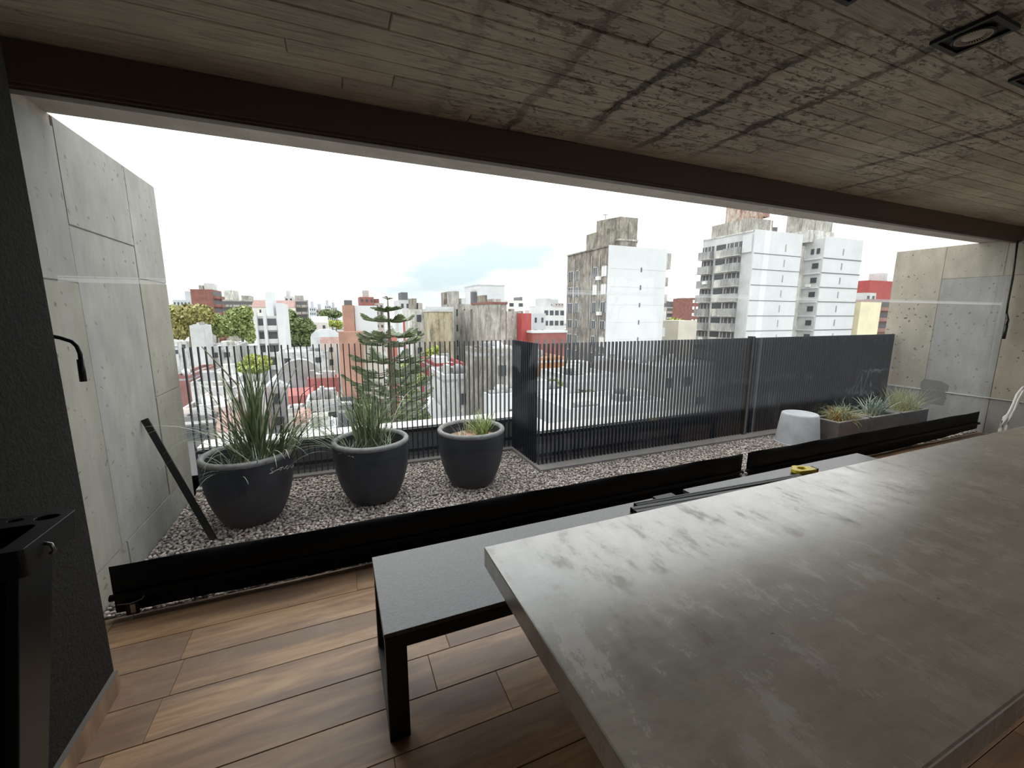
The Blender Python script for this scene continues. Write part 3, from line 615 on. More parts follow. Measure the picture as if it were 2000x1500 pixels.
# white cable bundle
t = thing('cable_bundle', 'bundle of white cables curving down behind the table at right', 'cable', (6.6, 1.9, 0))
def cable(px, y, r): return [tuple(P(u, v_, 1, y)) for u, v_ in px]
MB().tube(cable([(2040,752),(2012,752),(1998,758),(1988,770),(1980,790),(1972,806),(1962,820),(1954,838),(1950,856)], 1.95, 0), .016, 8).build('cable', M_white, t)
MB().tube(cable([(2040,760),(2012,758),(1999,764),(1990,780),(1982,800),(1973,815),(1966,832),(1960,856)], 1.90, 0), .011, 8).build('cable', M_white, t)
MB().tube(cable([(1972,806),(1960,815),(1954,828),(1956,850)], 1.98, 0), .008, 8).build('cable', M_white, t)

# ------------------------------------------------------------------ ceiling spot lights
def downlight(x, y, label):
    t = thing('ceiling_spotlight', label, 'ceiling light', (x, y, 2.75), 'square recessed spotlights'); s = .098
    b = MB(); z0, z1 = 2.735, 2.749
    b.box((x-s,y-s,z0),(x+s,y-s+.018,z1)).box((x-s,y+s-.018,z0),(x+s,y+s,z1)).box((x-s,y-s+.018,z0),(x-s+.018,y+s-.018,z1)).box((x+s-.018,y-s+.018,z0),(x+s,y+s-.018,z1)); b.build('frame', M_black, t)
    MB().box((x-s+.018,y-s+.018,2.745),(x+s-.018,y+s-.018,2.7495)).build('backing', M_black, t)
    MB().lathe([(.058,2.743),(.066,2.736),(.062,2.731),(.055,2.737),(.048,2.741)], (x,y,0), 36).build('gimbal_ring', M_black, t)
    MB().lathe([(0,2.736),(.03,2.7365),(.036,2.739)], (x,y,0), 30).build('lamp', M_frost, t)
    b = MB()
    for k in range(36):
        a = 2*pi*k/36; ca, sa = cos(a), sin(a); b.bar((x+.037*ca,y+.037*sa,2.738),(x+.052*ca,y+.052*sa,2.735),.0032,.002)
    b.build('fins', M_frost, t); MB().lathe([(.052,2.735),(.056,2.733),(.056,2.736),(.052,2.738)], (x,y,0), 36).build('bezel', M_frost, t)
downlight(2.46, 1.02, 'black square ceiling spotlight seen whole near the top right')
downlight(3.17, 1.02, 'black square ceiling spotlight cut by the right picture edge')
downlight(1.70, 1.02, 'black square ceiling spotlight just showing at the top edge')

# ------------------------------------------------------------------ black tool tray stand at left
t = thing('tool_stand', 'black plastic stand with moulded tool tray top by the dark wall', 'stand', (-.875, 1.51, 0), None, True, 0)
z1, z0 = 1.02, .94; hx, hy = .098, .125
bmt = bmesh.new(); ed = []
def loop(pts):
    vs = [bmt.verts.new((x, y, z1)) for x, y in pts]; return [bmt.edges.new((vs[i], vs[(i+1)%len(vs)])) for i in range(len(vs))]
def rrect(x0, x1, y0, y1, r, k=4):
    o_ = []
    for cx_, cy_, a0 in ((x1-r,y1-r,0),(x0+r,y1-r,pi/2),(x0+r,y0+r,pi),(x1-r,y0+r,1.5*pi)):
        o_ += [(cx_+r*cos(a0+pi/2*i/k), cy_+r*sin(a0+pi/2*i/k)) for i in range(k+1)]
    return o_
lo = rrect(-hx, hx, -hy, hy, .014); rec = rrect(-.085, .048, -.105, .045, .02)
h1 = [(.048+.028*cos(2*pi*i/16), .086+.019*sin(2*pi*i/16)) for i in range(16)]; h2 = [(-.025+.018*cos(2*pi*i/14), .094+.011*sin(2*pi*i/14)) for i in range(14)]
for lp in (lo, rec, h1, h2): ed += loop(lp)
bmesh.ops.triangle_fill(bmt, use_beauty=True, edges=ed)
r_ = bmesh.ops.extrude_face_region(bmt, geom=bmt.faces[:]); bmesh.ops.translate(bmt, verts=[g for g in r_['geom'] if isinstance(g, bmesh.types.BMVert)], vec=(0,0,-.02))
bmesh.ops.recalc_face_normals(bmt, faces=bmt.faces[:])
me = bpy.data.meshes.new('tray_top'); bmt.to_mesh(me); bmt.free(); me.materials.append(M_dgrey)
o = bpy.data.objects.new('tray_top', me); C.objects.link(o); o.parent = t; bv = o.modifiers.new('b', 'BEVEL'); bv.width = .003; bv.segments = 2; bv.limit_method = 'ANGLE'
b = MB(); lo2 = rrect(-hx, hx, -hy, hy, .014); lo3 = [(x*.95, y*.93) for x, y in lo2]; n = len(lo2)
b.add([(x,y,z1-.019) for x,y in lo2]+[(x,y,z0) for x,y in lo3], [(i,n+i,n+(i+1)%n,(i+1)%n) for i in range(n)]+[tuple(range(n,2*n))]); b.build('tray_wall', M_dgrey, t)
def lean(name, x0, x1, ya, yb, yc, yd, m_):   # leaning leg: top from ya to yb, foot from yc to yd, local frame
    q = [(x, y, z) for x in (x0, x1) for y, z in ((ya,z0),(yb,z0),(yd,0),(yc,0))]
    MB().add(q, [(0,1,2,3),(7,6,5,4),(0,4,5,1),(1,5,6,2),(2,6,7,3),(3,7,4,0)]).build(name, m_, t, bevel=.003)
lean('leg', .045, .072, -.105, .04, -.37, -.27, M_dgrey)
lean('leg', -.09, -.063, -.105, .04, -.37, -.27, M_dgrey)
lean('front_panel', -.062, .044, -.09, -.06, -.35, -.33, M_skirt)
MB().tube([(hx-.004,-.04,.995),(hx+.012,-.04,.988),(hx+.016,-.038,.968),(hx+.006,-.036,.960)], .005, 8).build('hook', M_chrome, t)

# ================================================================== CITY
GZ = -16.0
M_gnd = plain('street_ground', (150,150,146), .9, .15, .05)
tag(MB().box((-900, -900, GZ-1), (1500, 1400, GZ)).build('ground', M_gnd), kind='structure')
M_pane = mat('dark_window_glass', (70,74,78), .25); M_pane2 = mat('light_window_shutter', (226,226,222), .6); M_recess = mat('grey_and_balcony_shade', (96,96,98), .8)  # M_recess: balcony shade as a flat colour, also used as plain dark grey
MW = {}
def cm(*c): 
    if c not in MW: MW[c] = plain('painted_wall', c, .85, .05, .25)
    return MW[c]
M_brick = plain('red_brick', (126,86,78), .9, .12, .8); M_orange = plain('orange_brick', (160,124,108), .9, .12, .5)
M_st1 = stained('blackened_render', (92,88,80), (134,128,118), (168,162,150), .55, .14); M_st2 = stained('stained_grey_render', (128,124,118), (164,160,152), (198,194,186), .4, .15)
M_st3 = stained('stained_pale_render', (150,148,142), (196,194,188), (222,220,214), .5, .16); M_st3b = stained('balcony_render', (132,132,130), (160,160,159), (172,172,170), .4, .16); M_yst = stained('ochre_stained_render', (120,116,104), (172,160,130), (186,180,162), .45, .13); M_st4 = stained('streaked_white_render', (160,160,158), (198,198,196), (208,208,206), .5, .12)
M_red = plain('red_paint', (160,70,68), .7, .08, .4); M_redroof = plain('red_roof', (176,110,106), .75, .1, .8); M_tile = plain('clay_tile_roof', (152,124,116), .85, .12, 1)
M_wht = plain('white_paint', (204,206,207), .8, .03, .2); M_wht2 = plain('white_paint_aged', (190,191,190), .85, .08, .3); M_corr = plain('zinc_roof', (196,200,202), .55, .08, .4)
M_groof = plain('grey_roof', (150,150,150), .8, .1, .5); M_haze = plain('hazy_grey_block', (176,180,184), .9, .06, .05); M_haze2 = plain('hazy_tan_block', (178,168,162), .9, .08, .05)

wcache = {}
def wbox(name, parent, cx, cy, cz, sx, sy, sz, m_):
    k = (round(sx,2), round(sy,2), round(sz,2), m_.name, name)
    if k not in wcache:
        q = MB().box((-sx/2,-sy/2,-sz/2),(sx/2,sy/2,sz/2)).mesh(name); q.materials.append(m_); wcache[k] = q
    return inst(wcache[k], name, parent, (cx, cy, cz))
# axis aligned tower: front face in plane y=Y seen from px0 to px1, top at pytop
BOXES = [(43.2,57.0,60.4,74.8),(73.8,89.3,58.4,71.2),(92.8,110.6,58.4,72.2)]
def hits(x0, x1, y0, y1, g=.1): return any(x0 < b[1]+g and x1 > b[0]-g and y0 < b[3]+g and y1 > b[2]-g for b in BOXES)
def tower(label, px0, px1, pyt, Y, dep, m_, front=None, side=None, roof=None, top='flat', name='apartment_building', cat='building', group=None, base=GZ, stuffwin=True, xtra=None):
    a = P(px0, pyt, 1, Y); b = P(px1, pyt, 1, Y); x0, x1, z = a.x, b.x, (a.z+b.z)/2
    while hits(x0, x1, Y, Y+dep) and dep > 2.5: dep -= .5
    if base == GZ: BOXES.append((x0, x1, Y, Y+dep))
    t = thing(name, label, cat, ((x0+x1)/2, Y+dep/2, base), group)
    MB().box((x0, Y, base), (x1, Y+dep, z)).build('wall', m_, t)
    zl = z
    def face(spec, is_front):
        # spec: (kind, cols, floor_h, zlow, window w fraction, window h, mat)
        kind, cols, fh, zl_, wf, wh, mw = spec
        Lw = (x1-x0) if is_front else dep
        xs_ = x0 if x0 > 0 else x1
        nf_ = int((z-zl_)/fh); stuff = MB()
        for r in range(nf_):
            zc = z-fh*(r+.55)
            if kind == 'win':
                for c_ in range(cols):
                    u = (c_+.5)/cols*Lw; ww = wf*Lw/cols
                    if is_front: bx = ((x0+u-ww/2, Y-.06, zc-wh/2), (x0+u+ww/2, Y+.05, zc+wh/2))
                    else:
                        xx = xs_; bx = ((xx-.06, Y+u-ww/2, zc-wh/2), (xx+.06, Y+u+ww/2, zc+wh/2))
                    if stuffwin: stuff.box(*bx)
                    else:
                        c0 = [(bx[0][i]+bx[1][i])/2 for i in range(3)]; s0 = [abs(bx[1][i]-bx[0][i]) for i in range(3)]
                        wbox('window', t, *c0, *s0, mw)
            elif kind == 'band':
                if is_front: stuff.box((x0+.4, Y-.05, zc-.2*fh), (x1-.4, Y+.05, zc+.35*fh))  # flat dark strip, balcony shade put into its colour
                else: stuff.box((xs_-.06, Y+.4, zc-.2*fh), (xs_+.06, Y+dep-.4, zc+.35*fh))
                for c_ in range(cols):
                    if is_front: wbox('balcony', t, x0+(c_+.5)/cols*Lw, Y-.5, zc-.34*fh, Lw/cols*.86, 1.0, fh*.34, m_)
                    else: wbox('balcony', t, xs_+(-.5 if x0 > 0 else .5), Y+(c_+.5)/cols*Lw, zc-.34*fh, 1.0, Lw/cols*.86, fh*.34, m_)
        if stuff.v: tag(stuff.build('windows', mw, t), kind='stuff')  # for bands these are the shade-coloured strips, not panes
    if front: face(front, True)
    if side: face(side, False)
    for q in (roof or []):      # (u0,u1,height,mat) boxes on the roof
        u0, u1, h_, mr = q[:4]; MB().box((x0+(x1-x0)*u0, Y+dep*.2, z), (x0+(x1-x0)*u1, Y+dep*.7, z+h_)).build('roof_block', mr, t)
    if top == 'gable': 
        h_ = (x1-x0)*.2; ym = Y+dep/2
        MB().add([(x0-.2,Y-.3,z),(x1+.2,Y-.3,z),(x1+.2,Y+dep,z),(x0-.2,Y+dep,z),(x0-.2,ym,z+h_),(x1+.2,ym,z+h_)], [(0,1,5,4),(2,3,4,5),(0,4,3),(1,2,5),(0,3,2,1)]).build('roof', xtra or M_tile, t)
    elif top == 'cap': MB().box((x0-.15, Y-.15, z), (x1+.15, Y+dep+.15, z+.35)).build('parapet', xtra or M_wht2, t)
    return t
# house whose roof is seen from above: near roof edge at pyn, far edge at pyf, roof height zt
def house(label, px0, px1, pyn, pyf, zt, wall, roofm, kind='flat', name='house', windows=None, rise=1.6, group=None):
    pm_ = (px0+px1)/2; a = P(pm_, pyn, 2, zt); Y = a.y; Yf = max(P(pm_, pyf, 2, zt).y, Y+3); Yf = min(Yf, Y+40)
    x0 = P(px0, pyn, 1, Y).x; x1 = P(px1, pyn, 1, Y).x
    Yf = min(Yf, Y+16)
    while hits(x0, x1, Y, Yf) and Yf-Y > 2.5: Yf -= .5
    BOXES.append((x0, x1, Y, Yf))
    t = thing(name, label, 'house', ((x0+x1)/2, (Y+Yf)/2, GZ), group)
    MB().box((x0, Y, GZ), (x1, Yf, zt-.3)).build('wall', wall, t)
    if kind == 'flat':
        b = MB().box((x0,Y,zt-.3),(x1,Yf,zt)); b.build('roof', roofm, t)
        c_ = .25; k_ = MB().box((x0,Y,zt),(x1,Y+c_,zt+.5)).box((x0,Yf-c_,zt),(x1,Yf,zt+.5)).box((x0,Y+c_,zt),(x0+c_,Yf-c_,zt+.5)).box((x1-c_,Y+c_,zt),(x1,Yf-c_,zt+.5)); k_.build('parapet', wall, t)
    elif kind == 'gabley':   # ridge runs away from the viewer
        xm = (x0+x1)/2; z = zt-.3
        MB().add([(x0,Y,z),(x1,Y,z),(x1,Yf,z),(x0,Yf,z),(xm,Y,z+rise),(xm,Yf,z+rise)], [(0,1,4),(2,3,5),(1,2,5,4),(3,0,4,5),(0,3,2,1)]).build('roof', roofm, t)
    elif kind == 'gablex':
        ym = (Y+Yf)/2; z = zt-.3
        MB().add([(x0,Y,z),(x1,Y,z),(x1,Yf,z),(x0,Yf,z),(x0,ym,z+rise),(x1,ym,z+rise)], [(0,1,5,4),(2,3,4,5),(0,4,3),(1,2,5),(0,3,2,1)]).build('roof', roofm, t)
    elif kind == 'vault':
        vs = []; K = 8; z = zt-.3
        for k in range(K+1):
            an = pi*k/K; xx = (x0+x1)/2-(x1-x0)/2*cos(an); zz = z+rise*sin(an); vs += [(xx,Y,zz),(xx,Yf,zz)]
        MB().add(vs, [(2*k,2*k+2,2*k+3,2*k+1) for k in range(K)]+[tuple(2*k for k in range(K+1))[::-1], tuple(2*k+1 for k in range(K+1))]).build('roof', roofm, t)
    wr_ = random.Random(int(px0*7+pyn))
    if kind == 'flat':
        for _ in range(wr_.randint(3, 6)):
            ux, uy = wr_.uniform(.08, .9), wr_.uniform(.15, .85); sx, sy, sz = wr_.uniform(.5, 2.2), wr_.uniform(.5, 2.0), wr_.uniform(.4, 1.5)
            cx_, cy_ = min(max(x0+(x1-x0)*ux, x0+.3+sx/2), x1-.3-sx/2), min(max(Y+(Yf-Y)*uy, Y+.3+sy/2), Yf-.3-sy/2)
            if x1-x0 > sx+.8 and Yf-Y > sy+.8:
                if wr_.random() < .35: MB().lathe([(0,0),(.55,0),(.58,.9),(.3,1.15),(0,1.15)], (cx_, cy_, zt), 12).build('water_tank', wr_.choice((M_wht, M_recess, M_groof)), t)
                else: wbox('roof_block', t, cx_, cy_, zt+sz/2, round(sx*2)/2, round(sy*2)/2, round(sz*2)/2+.2, wr_.choice((M_st4, M_st2, M_groof, M_wht2, M_st3)))
    if not windows and x1-x0 > 2.4:
        n_ = max(1, int((x1-x0)/2.6)); windows = [((k+.5)/n_+wr_.uniform(-.06,.06), v_, wr_.choice((.8, 1.1)), wr_.choice((1.1, 1.4))) for k in range(n_) for v_ in (1.8, 4.8) if wr_.random() < .6]
    for u, v_, ww, hh in (windows or []): 
        wbox('window', t, x0+(x1-x0)*u, Y-.05, zt-v_, ww, .12, hh, M_pane)
    return t, (x0, x1, Y, Yf)

# --- the stained tower with the white gable
x0, y0, zA = 43.4, 60.6, 13.08; xA = 55.8; yA = 74.6
tA = thing('apartment_tower', 'tall tower with blackened side wall and plain white front wall', 'building', ((x0+xA)/2, (y0+yA)/2, GZ))
MB().box((x0, y0+.25, GZ), (xA, yA, zA-.1)).build('side_wall', M_st1, tA)
MB().box((x0-.12, y0, GZ), (xA+.02, y0+.25, zA+.1)).build('front_wall', M_wht, tA)
for k in range(9):
    zf = 9.4-3.05*k
    MB().box((x0+.2, y0-.02, zf), (xA-.2, y0, zf+.05)).build('floor_line', M_wht2, tA)
    wbox('slot_window', tA, 50.2, y0-.03, zf+.0, .22, .1, .75, M_recess)
def win(parent, x, y, z, wy, h, mm, frame=True):
    f = thing('window', None, None); f.parent = parent; f.location = Vector((x, y, z))-Vector(abspos(parent))
    b = MB().box((x-.10, y-wy/2, z-h/2), (x+.05, y+wy/2, z+h/2)); b.build('pane', mm, f)
    if frame:
        g = MB(); t_ = .09
        for q in ((y-wy/2-t_, y-wy/2, z-h/2-t_, z+h/2+t_), (y+wy/2, y+wy/2+t_, z-h/2-t_, z+h/2+t_), (y-t_/3, y+t_/3, z-h/2, z+h/2)): g.box((x-.14, q[0], q[2]), (x+.02, q[1], q[3]))
        g.box((x-.14, y-wy/2-t_, z+h/2), (x+.02, y+wy/2+t_, z+h/2+t_)); g.build('frame', M_wht2, f)
for k in range(8):
    zf = 8.9-3.05*k
    for (yy, wy, m1) in ((61.9, 1.35, M_pane2 if k in (0,1,4) else M_pane), (64.6, 1.2, M_pane2 if k in (1,) else M_pane), (70.6, 1.0, M_pane), (73.0, 1.7, M_pane)):
        win(tA, x0, yy, zf+.1, wy, 1.7 if k != 3 else 1.3, m1)
    if k in (0, 2, 5, 6): wbox('air_conditioner', tA, x0-.35, 63.2 if k != 2 else 62.6, zf-1.0, .6, .9, .6, M_pane2)
for yy in (63.3, 65.8, 71.8): MB().tube([(x0-.12, yy, GZ), (x0-.12, yy, zA-1)], .09, 6).build('drain_pipe', M_st2, tA)
MB().box((x0-.2, y0+.3, zA-.1), (xA, yA, zA+.12)).build('parapet', M_st1, tA)
# penthouse: stair block and faceted water tank
MB().box((x0+.4, 62.0, zA+.1), (x0+5.2, 68.6, 16.1)).build('stair_block', M_st1, tA)
MB().prism([(44.2,66),(45.9,61.4),(49.4,61.2),(51.2,63.6),(51.2,66),(48,67)], zA+.1, 18.1).build('water_tank', M_st1, tA)
MB().prism([(44.1,66.1),(45.8,61.3),(49.5,61.05),(51.35,63.6),(51.35,66.1),(48,67.1)], 14.2, 14.5).build('tank_ledge', M_st2, tA)
MB().tube([(46.0,66,18),(46.0,66,19.4)], .05, 5).tube([(45.5,66,19.3),(46.6,66,19.35)], .05, 5).build('antenna', M_recess, tA)
for k in range(5): MB().box((xA, y0+.1, 9.8-3.05*k), (xA+(1.1 if k == 0 else .7), y0+1.6, 12.6-3.05*k-(0 if k == 0 else 1.2))).build('balcony', M_st2 if k < 3 else M_wht2, tA)

# --- first white tower
bx, by, zB, bxe = 75.3, 58.8, 17.5, 89.2
tB = thing('apartment_tower', 'white apartment tower with tiers of grey balconies on its left side', 'building', (82, 65, GZ))
MB().box((bx, by, GZ), (bxe, 71.0, zB)).build('wall', M_wht2, tB)
MB().box((bx-.05, by-.25, GZ), (bxe, by, zB+.35)).build('front_wall', M_wht, tB)
for k in range(9):
    zf = 13.4-3.0*k
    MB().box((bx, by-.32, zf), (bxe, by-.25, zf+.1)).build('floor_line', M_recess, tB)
    MB().box((84.2, by-.32, zf+.8), (84.4, by-.25, zf+2.2)).build('slot_window', M_groof, tB)
    # bays on the left face, near to far
    for (ya, yb, prot, mm) in ((61.2, 64.6, 1.2, M_st3b), (65.0, 67.3, .5, M_st3), (67.9, 70.9, 1.3, M_st3b)):
        zc = zf+1.1; ym = (ya+yb)/2
        wbox('balcony', tB, bx-prot/2, ym, zc-.35, prot, yb-ya, 1.5, mm)
        wbox('balcony_shade_and_pane', tB, bx-.05, ym, zc+.95, .2, (yb-ya)*.96, 1.15, M_recess if prot > 1 else M_pane)  # flat panels: recess shade put into the colour, glass on the middle bay
        wbox('balcony_slab', tB, bx-prot/2, ym, zc-1.16, prot+.1, yb-ya+.15, .12, M_st3)
        if prot > 1:
            for q in (.2, .5, .8): wbox('mullion', tB, bx-.18, ya+(yb-ya)*q, zc+.8, .1, .14, 1.3, M_wht2)
    if k in (2, 6): wbox('air_conditioner', tB, bx-1.5, 68.4, zf+1.0, .6, .9, .6, M_pane2)
MB().box((bx-.3, 59.0, zB-3.8), (bx, 61.0, zB-.5)).build('stair_wall', M_wht, tB)
MB().box((bx-.1, 58.9, zB), (bxe, 71, zB+.3)).build('parapet', M_st3, tB)
MB().box((bx+.6, 60.5, zB+.3), (bx+7.2, 69.5, 20.4)).build('penthouse', M_st2, tB)
MB().box((bx+1.2, 60.8, 20.4), (bx+4.6, 66.8, 24)).build('water_tank', stained('rusty_render', (120,84,70), (168,140,124), (196,190,180), .5, .1), tB)
MB().box((bx+4.6, 61.4, 21.2), (bx+7.2, 65.8, 23.2)).build('tank_shed', plain('pink_brick', (150,114,106)), tB)
MB().tube([(bx+6.2,60.2,zB),(bx+6.2,60.2,23.5)], .06, 5).build('mast', M_pane2, tB)
MB().prism([(82.6,62),(85.4,61.5),(85.4,64)], zB+.3, zB+2.0).build('roof_shed', M_recess, tB)
# --- second white tower
cx, cy, zD, cxe = 96.5, 58.8, 17.7, 110.0
tD = thing('apartment_tower', 'white apartment tower farthest right with a shaded light well side', 'building', (103, 65, GZ))
MB().box((cx, cy, GZ), (cxe, 72, zD)).build('wall', M_wht2, tD); MB().box((cx+.1, cy-.2, GZ), (cxe, cy, zD+.4)).build('front_wall', M_wht, tD)
for k in range(9):
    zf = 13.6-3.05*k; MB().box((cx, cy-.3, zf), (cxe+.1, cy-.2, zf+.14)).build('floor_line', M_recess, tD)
    MB().box((103.0, cy-.3, zf+.9), (103.25, cy-.2, zf+2.3)).build('slot_window', M_groof, tD)
    for ya in (59.7, 60.9):
        if k == 0 or ya < 60: wbox('window', tD, cx-.06, ya+.3*(k > 0), zf+1.6, .2, .6+.6*(k > 0), 1.1, M_pane)
    wbox('floor_slab', tD, cx-.12, 60.6, zf, .4, 3.4, .25, M_wht)
    if k in (2, 6): wbox('air_conditioner', tD, cx-.4, 60.8, zf+.5, .6, .9, .6, M_pane2)
MB().box((cx-3.5, 62.3, GZ), (cx, 66, 12.0)).build('light_well_wall', M_st3, tD)
MB().box((cx-2.0, 62.4, 12.0), (cx, 66, 16.6)).build('stair_block', M_st3, tD)
MB().box((cx-1.5, 61.0, zD-.5), (cx+6.8, 69, zD+2.0)).build('penthouse', M_st3, tD)
MB().box((cx-.9, 61.6, zD+2), (cx+4.0, 66.8, zD+6.2)).build('water_tank', M_st2, tD); MB().box((cx+4, 61.6, zD+2), (cx+6.8, 65.5, zD+4.2)).build('tank_shed', M_st2, tD)
MB().box((cxe, cy+.4, GZ), (cxe+.5, cy+3, 14)).build('balcony_stack', M_st2, tD)

# --- other buildings: (label, px0, px1, pytop, Y, depth, wall, options)
WIN = lambda c, fh=3.0, low=-8, wf=.45, wh=1.3, m_=M_pane: ('win', c, fh, low, wf, wh, m_)
BAND = lambda c, fh=3.0, low=-8: ('band', c, fh, low, .5, 1.2, M_recess)
tower('cream low building between the white tower and right wall', 1682, 1722, 590, 60, 10, cm(222,212,180), name='apartment_building')
tower('striped brown balcony block beside the right concrete wall', 1708, 1745, 585, 75, 8, plain('brown_brick', (140,106,96)), ('band', 1, 3.2, -6, .5, 1.2, M_recess), xtra=None)
tower('red topped building beyond the right concrete wall', 1700, 1760, 549, 90, 8, M_red, None, roof=[(.5, .7, 3.0, M_wht2)])
tower('small white rooftop block beside the red topped building', 1692, 1712, 572, 84, 5, M_wht2, WIN(2, 3, 2))
tower('white apartment block with two pillars rising in front of the trees', 497, 542, 617, 120, 14, cm(206,206,204), ('band', 2, 3.3, -14, .5, 1.2, M_recess), roof=[(.45, .78, 6.0, M_wht)])
for q in ((497, 501), (513, 519), (540, 553)):   # its white pillars
    a = P(q[0], 612, 1, 118.6); b_ = P(q[1], 612, 1, 118.6)
    MB().box((a.x, 118.2, GZ), (b_.x, 119.9 if q[0] != 540 else 132, a.z+(1.0 if q[0] != 540 else 2.5))).build('pillar', M_wht, bpy.data.objects['apartment_building.002' if False else [o_.name for o_ in C.objects if o_.get('label', '').startswith('white apartment block with two')][0]])
tower('dark red brick block towering over the left trees', 371, 414, 565, 190, 14, M_brick, None, ('band', 2, 3.1, -10, .5, 1.2, M_recess), roof=[(.3, .5, 1.6, M_st2), (.55, .95, 2.4, M_wht2)])
tower('small pale block left of the dark red brick block', 337, 372, 586, 230, 15, M_haze, WIN(5, 3), roof=[(.6, .8, 4, M_haze)])
tower('long grey apartment block with balcony bands right of the dark red brick block', 424, 512, 586, 230, 18, M_st2, BAND(6), roof=[(.12, .36, 4.5, M_st3), (.5, .7, 2.2, M_st2)])
tower('cream building with red tiled roof behind the white pillar block', 492, 574, 600, 200, 14, cm(226,220,206), WIN(8, 3, -2, .35), top='gable', xtra=M_tile)
tower('slim white tower above the cream tiled building', 555, 572, 579, 240, 10, M_wht2, WIN(2), roof=[(.2, .6, 3, M_wht2)])
tower('grey stepped block with balcony bands left of the orange chimney wall', 573, 601, 586, 210, 14, M_st2, BAND(2), roof=[(.1, .7, 2, M_st2)])
hlab = ['left of the hill trees','just above the hill trees','between the hill trees and orange tower','touching the orange tower top','just right of the red wall','right behind the white gabled tower front','between white gabled tower and balcony tower','left edge of the balcony tower','between orange tower and pine top','just right of the pine top','over the cream tiled roof','at the right foot of the dark red brick block','over the balcony grid block','against the stained tower left edge']
hazy = [(604,616,600),(617,634,604),(634,646,596),(646,658,600),(1041,1062,606),(1300,1318,594),(1319,1336,598),(1336,1352,588),(735,745,596),(793,806,590),(560,575,604),(424,440,590),(1064,1080,592),(1084,1101,592)]
for i, (a, b_, c_) in enumerate(hazy):
    tower('small hazy distant block '+hlab[i], a, b_, c_, 330+17*(i%5), 20, (M_haze, M_haze2, M_wht2)[i%3], WIN(3), roof=[(.2, .6, 4, M_haze)], group='small hazy distant blocks on the skyline')
tower('dark red brick block on the skyline left of the pine top', 702, 730, 580, 200, 14, plain('brown_red_brick', (140,92,84)), WIN(3), roof=[(.3, .7, 3, M_haze2)])
tower('low brick block on the skyline directly behind the pine top', 731, 749, 592, 205, 14, M_haze2, WIN(2), roof=[(.1, .6, 2, M_brick)])
tower('white building with roof tanks behind the right of the pine', 780, 812, 586, 120, 12, M_wht2, WIN(3), roof=[(.2, .6, 2.2, M_recess)])
tower('white lower block just right of the pine', 786, 806, 602, 100, 8, M_wht, None)
tower('pale stained block with rooftop clutter right of the pine', 803, 832, 604, 78, 9, M_st3, WIN(1, 3, -14, .3), roof=[(.2, .5, 2.0, M_st1), (.6, .9, 1.2, M_st2)], stuffwin=False)
tower('narrow dark stained block beside the ochre wall', 829, 844, 612, 84, 8, M_st1, WIN(1, 3, -10, .5, 1.3, M_pane2))
tower('ochre stained blank wall building with white cap', 840, 884, 609, 72, 9, M_yst, None, top='cap', xtra=M_wht2)
tower('white roof band behind the ochre wall', 836, 886, 599, 76, 9, M_wht2, None)
tower('black stained stair tower behind the ochre wall', 878, 896, 569, 90, 8, M_st1, WIN(1, 4, -4, .4, 1.5, M_pane), roof=None)
tower('black stained lower stair block left of its taller neighbour', 867, 880, 573, 91, 8, M_st1, None)
tower('grey stained block between the ochre wall and white box tower', 885, 928, 594, 80, 9, M_st2, WIN(3, 3.0, -12, .22), roof=[(.1, .35, 2.6, M_st2), (.5, .7, 1.2, M_wht2)], stuffwin=False)
tower('dark grey stained wall below the white box tower', 918, 950, 606, 74, 8, M_st2, None)
tower('large white box tower on the skyline with dark left edge', 933, 985, 558, 140, 16, M_wht, None, ('band', 1, 60, -8, .5, 1.2, M_recess), top='cap', xtra=M_wht2)
tower('dark edge slab left of the white box tower', 923, 934, 569, 141, 14, M_recess, None, roof=[(.0, 1.0, .6, M_wht2)])
tower('grey stained block with rooftop frame in front of the white box tower', 949, 989, 594, 66, 9, M_st2, None, top='cap', xtra=M_brick, roof=[(.05, .2, 1.5, M_st1), (.45, .9, .9, M_st3)])
tower('grey stained lower block left of the red wall', 988, 1019, 608, 66, 8, M_st2, None, roof=[(.4, .6, .4, M_st1)])
tower('white apartment block right of the white box tower', 990, 1026, 587, 150, 14, cm(226,224,216), WIN(2), roof=[(.9, 1, 1.5, M_recess)])
tower('narrow bright red wall building in the middle of the skyline', 1019, 1038, 612, 64, 9, M_red, None)
tower('pale grey block with small windows right of the red wall', 1040, 1066, 612, 100, 10, cm(198,202,206), WIN(2, 3.2, -6, .3), stuffwin=False)
tower('pale apartment block with balcony grid right of the red wall', 1062, 1103, 600, 110, 10, cm(212,212,210), WIN(4, 3.0, -6, .7, 1.4), stuffwin=False, roof=[(.1, .5, 2.6, M_wht2)])
tower('low red building with small windows just above the fence corner', 1040, 1106, 650, 62, 8, plain('red_brown_paint', (140,80,72)), WIN(4, 3.0, -14, .25, 1.2, M_recess), top='cap', xtra=M_wht, stuffwin=False)
tower('beige small house between the stained tower and balcony tower', 1326, 1362, 626, 66, 8, cm(206,200,186), None)
tower('brown block peeking behind the white balcony tower', 1352, 1366, 582, 150, 12, M_brick, WIN(2, 3, -6, .6, 1.4, M_pane2))
tower('dark balcony block seen between the stained and balcony towers', 1302, 1352, 600, 170, 12, M_haze2, BAND(3), roof=[(.0, .25, 3, M_recess), (.45, .7, 3, M_recess)])
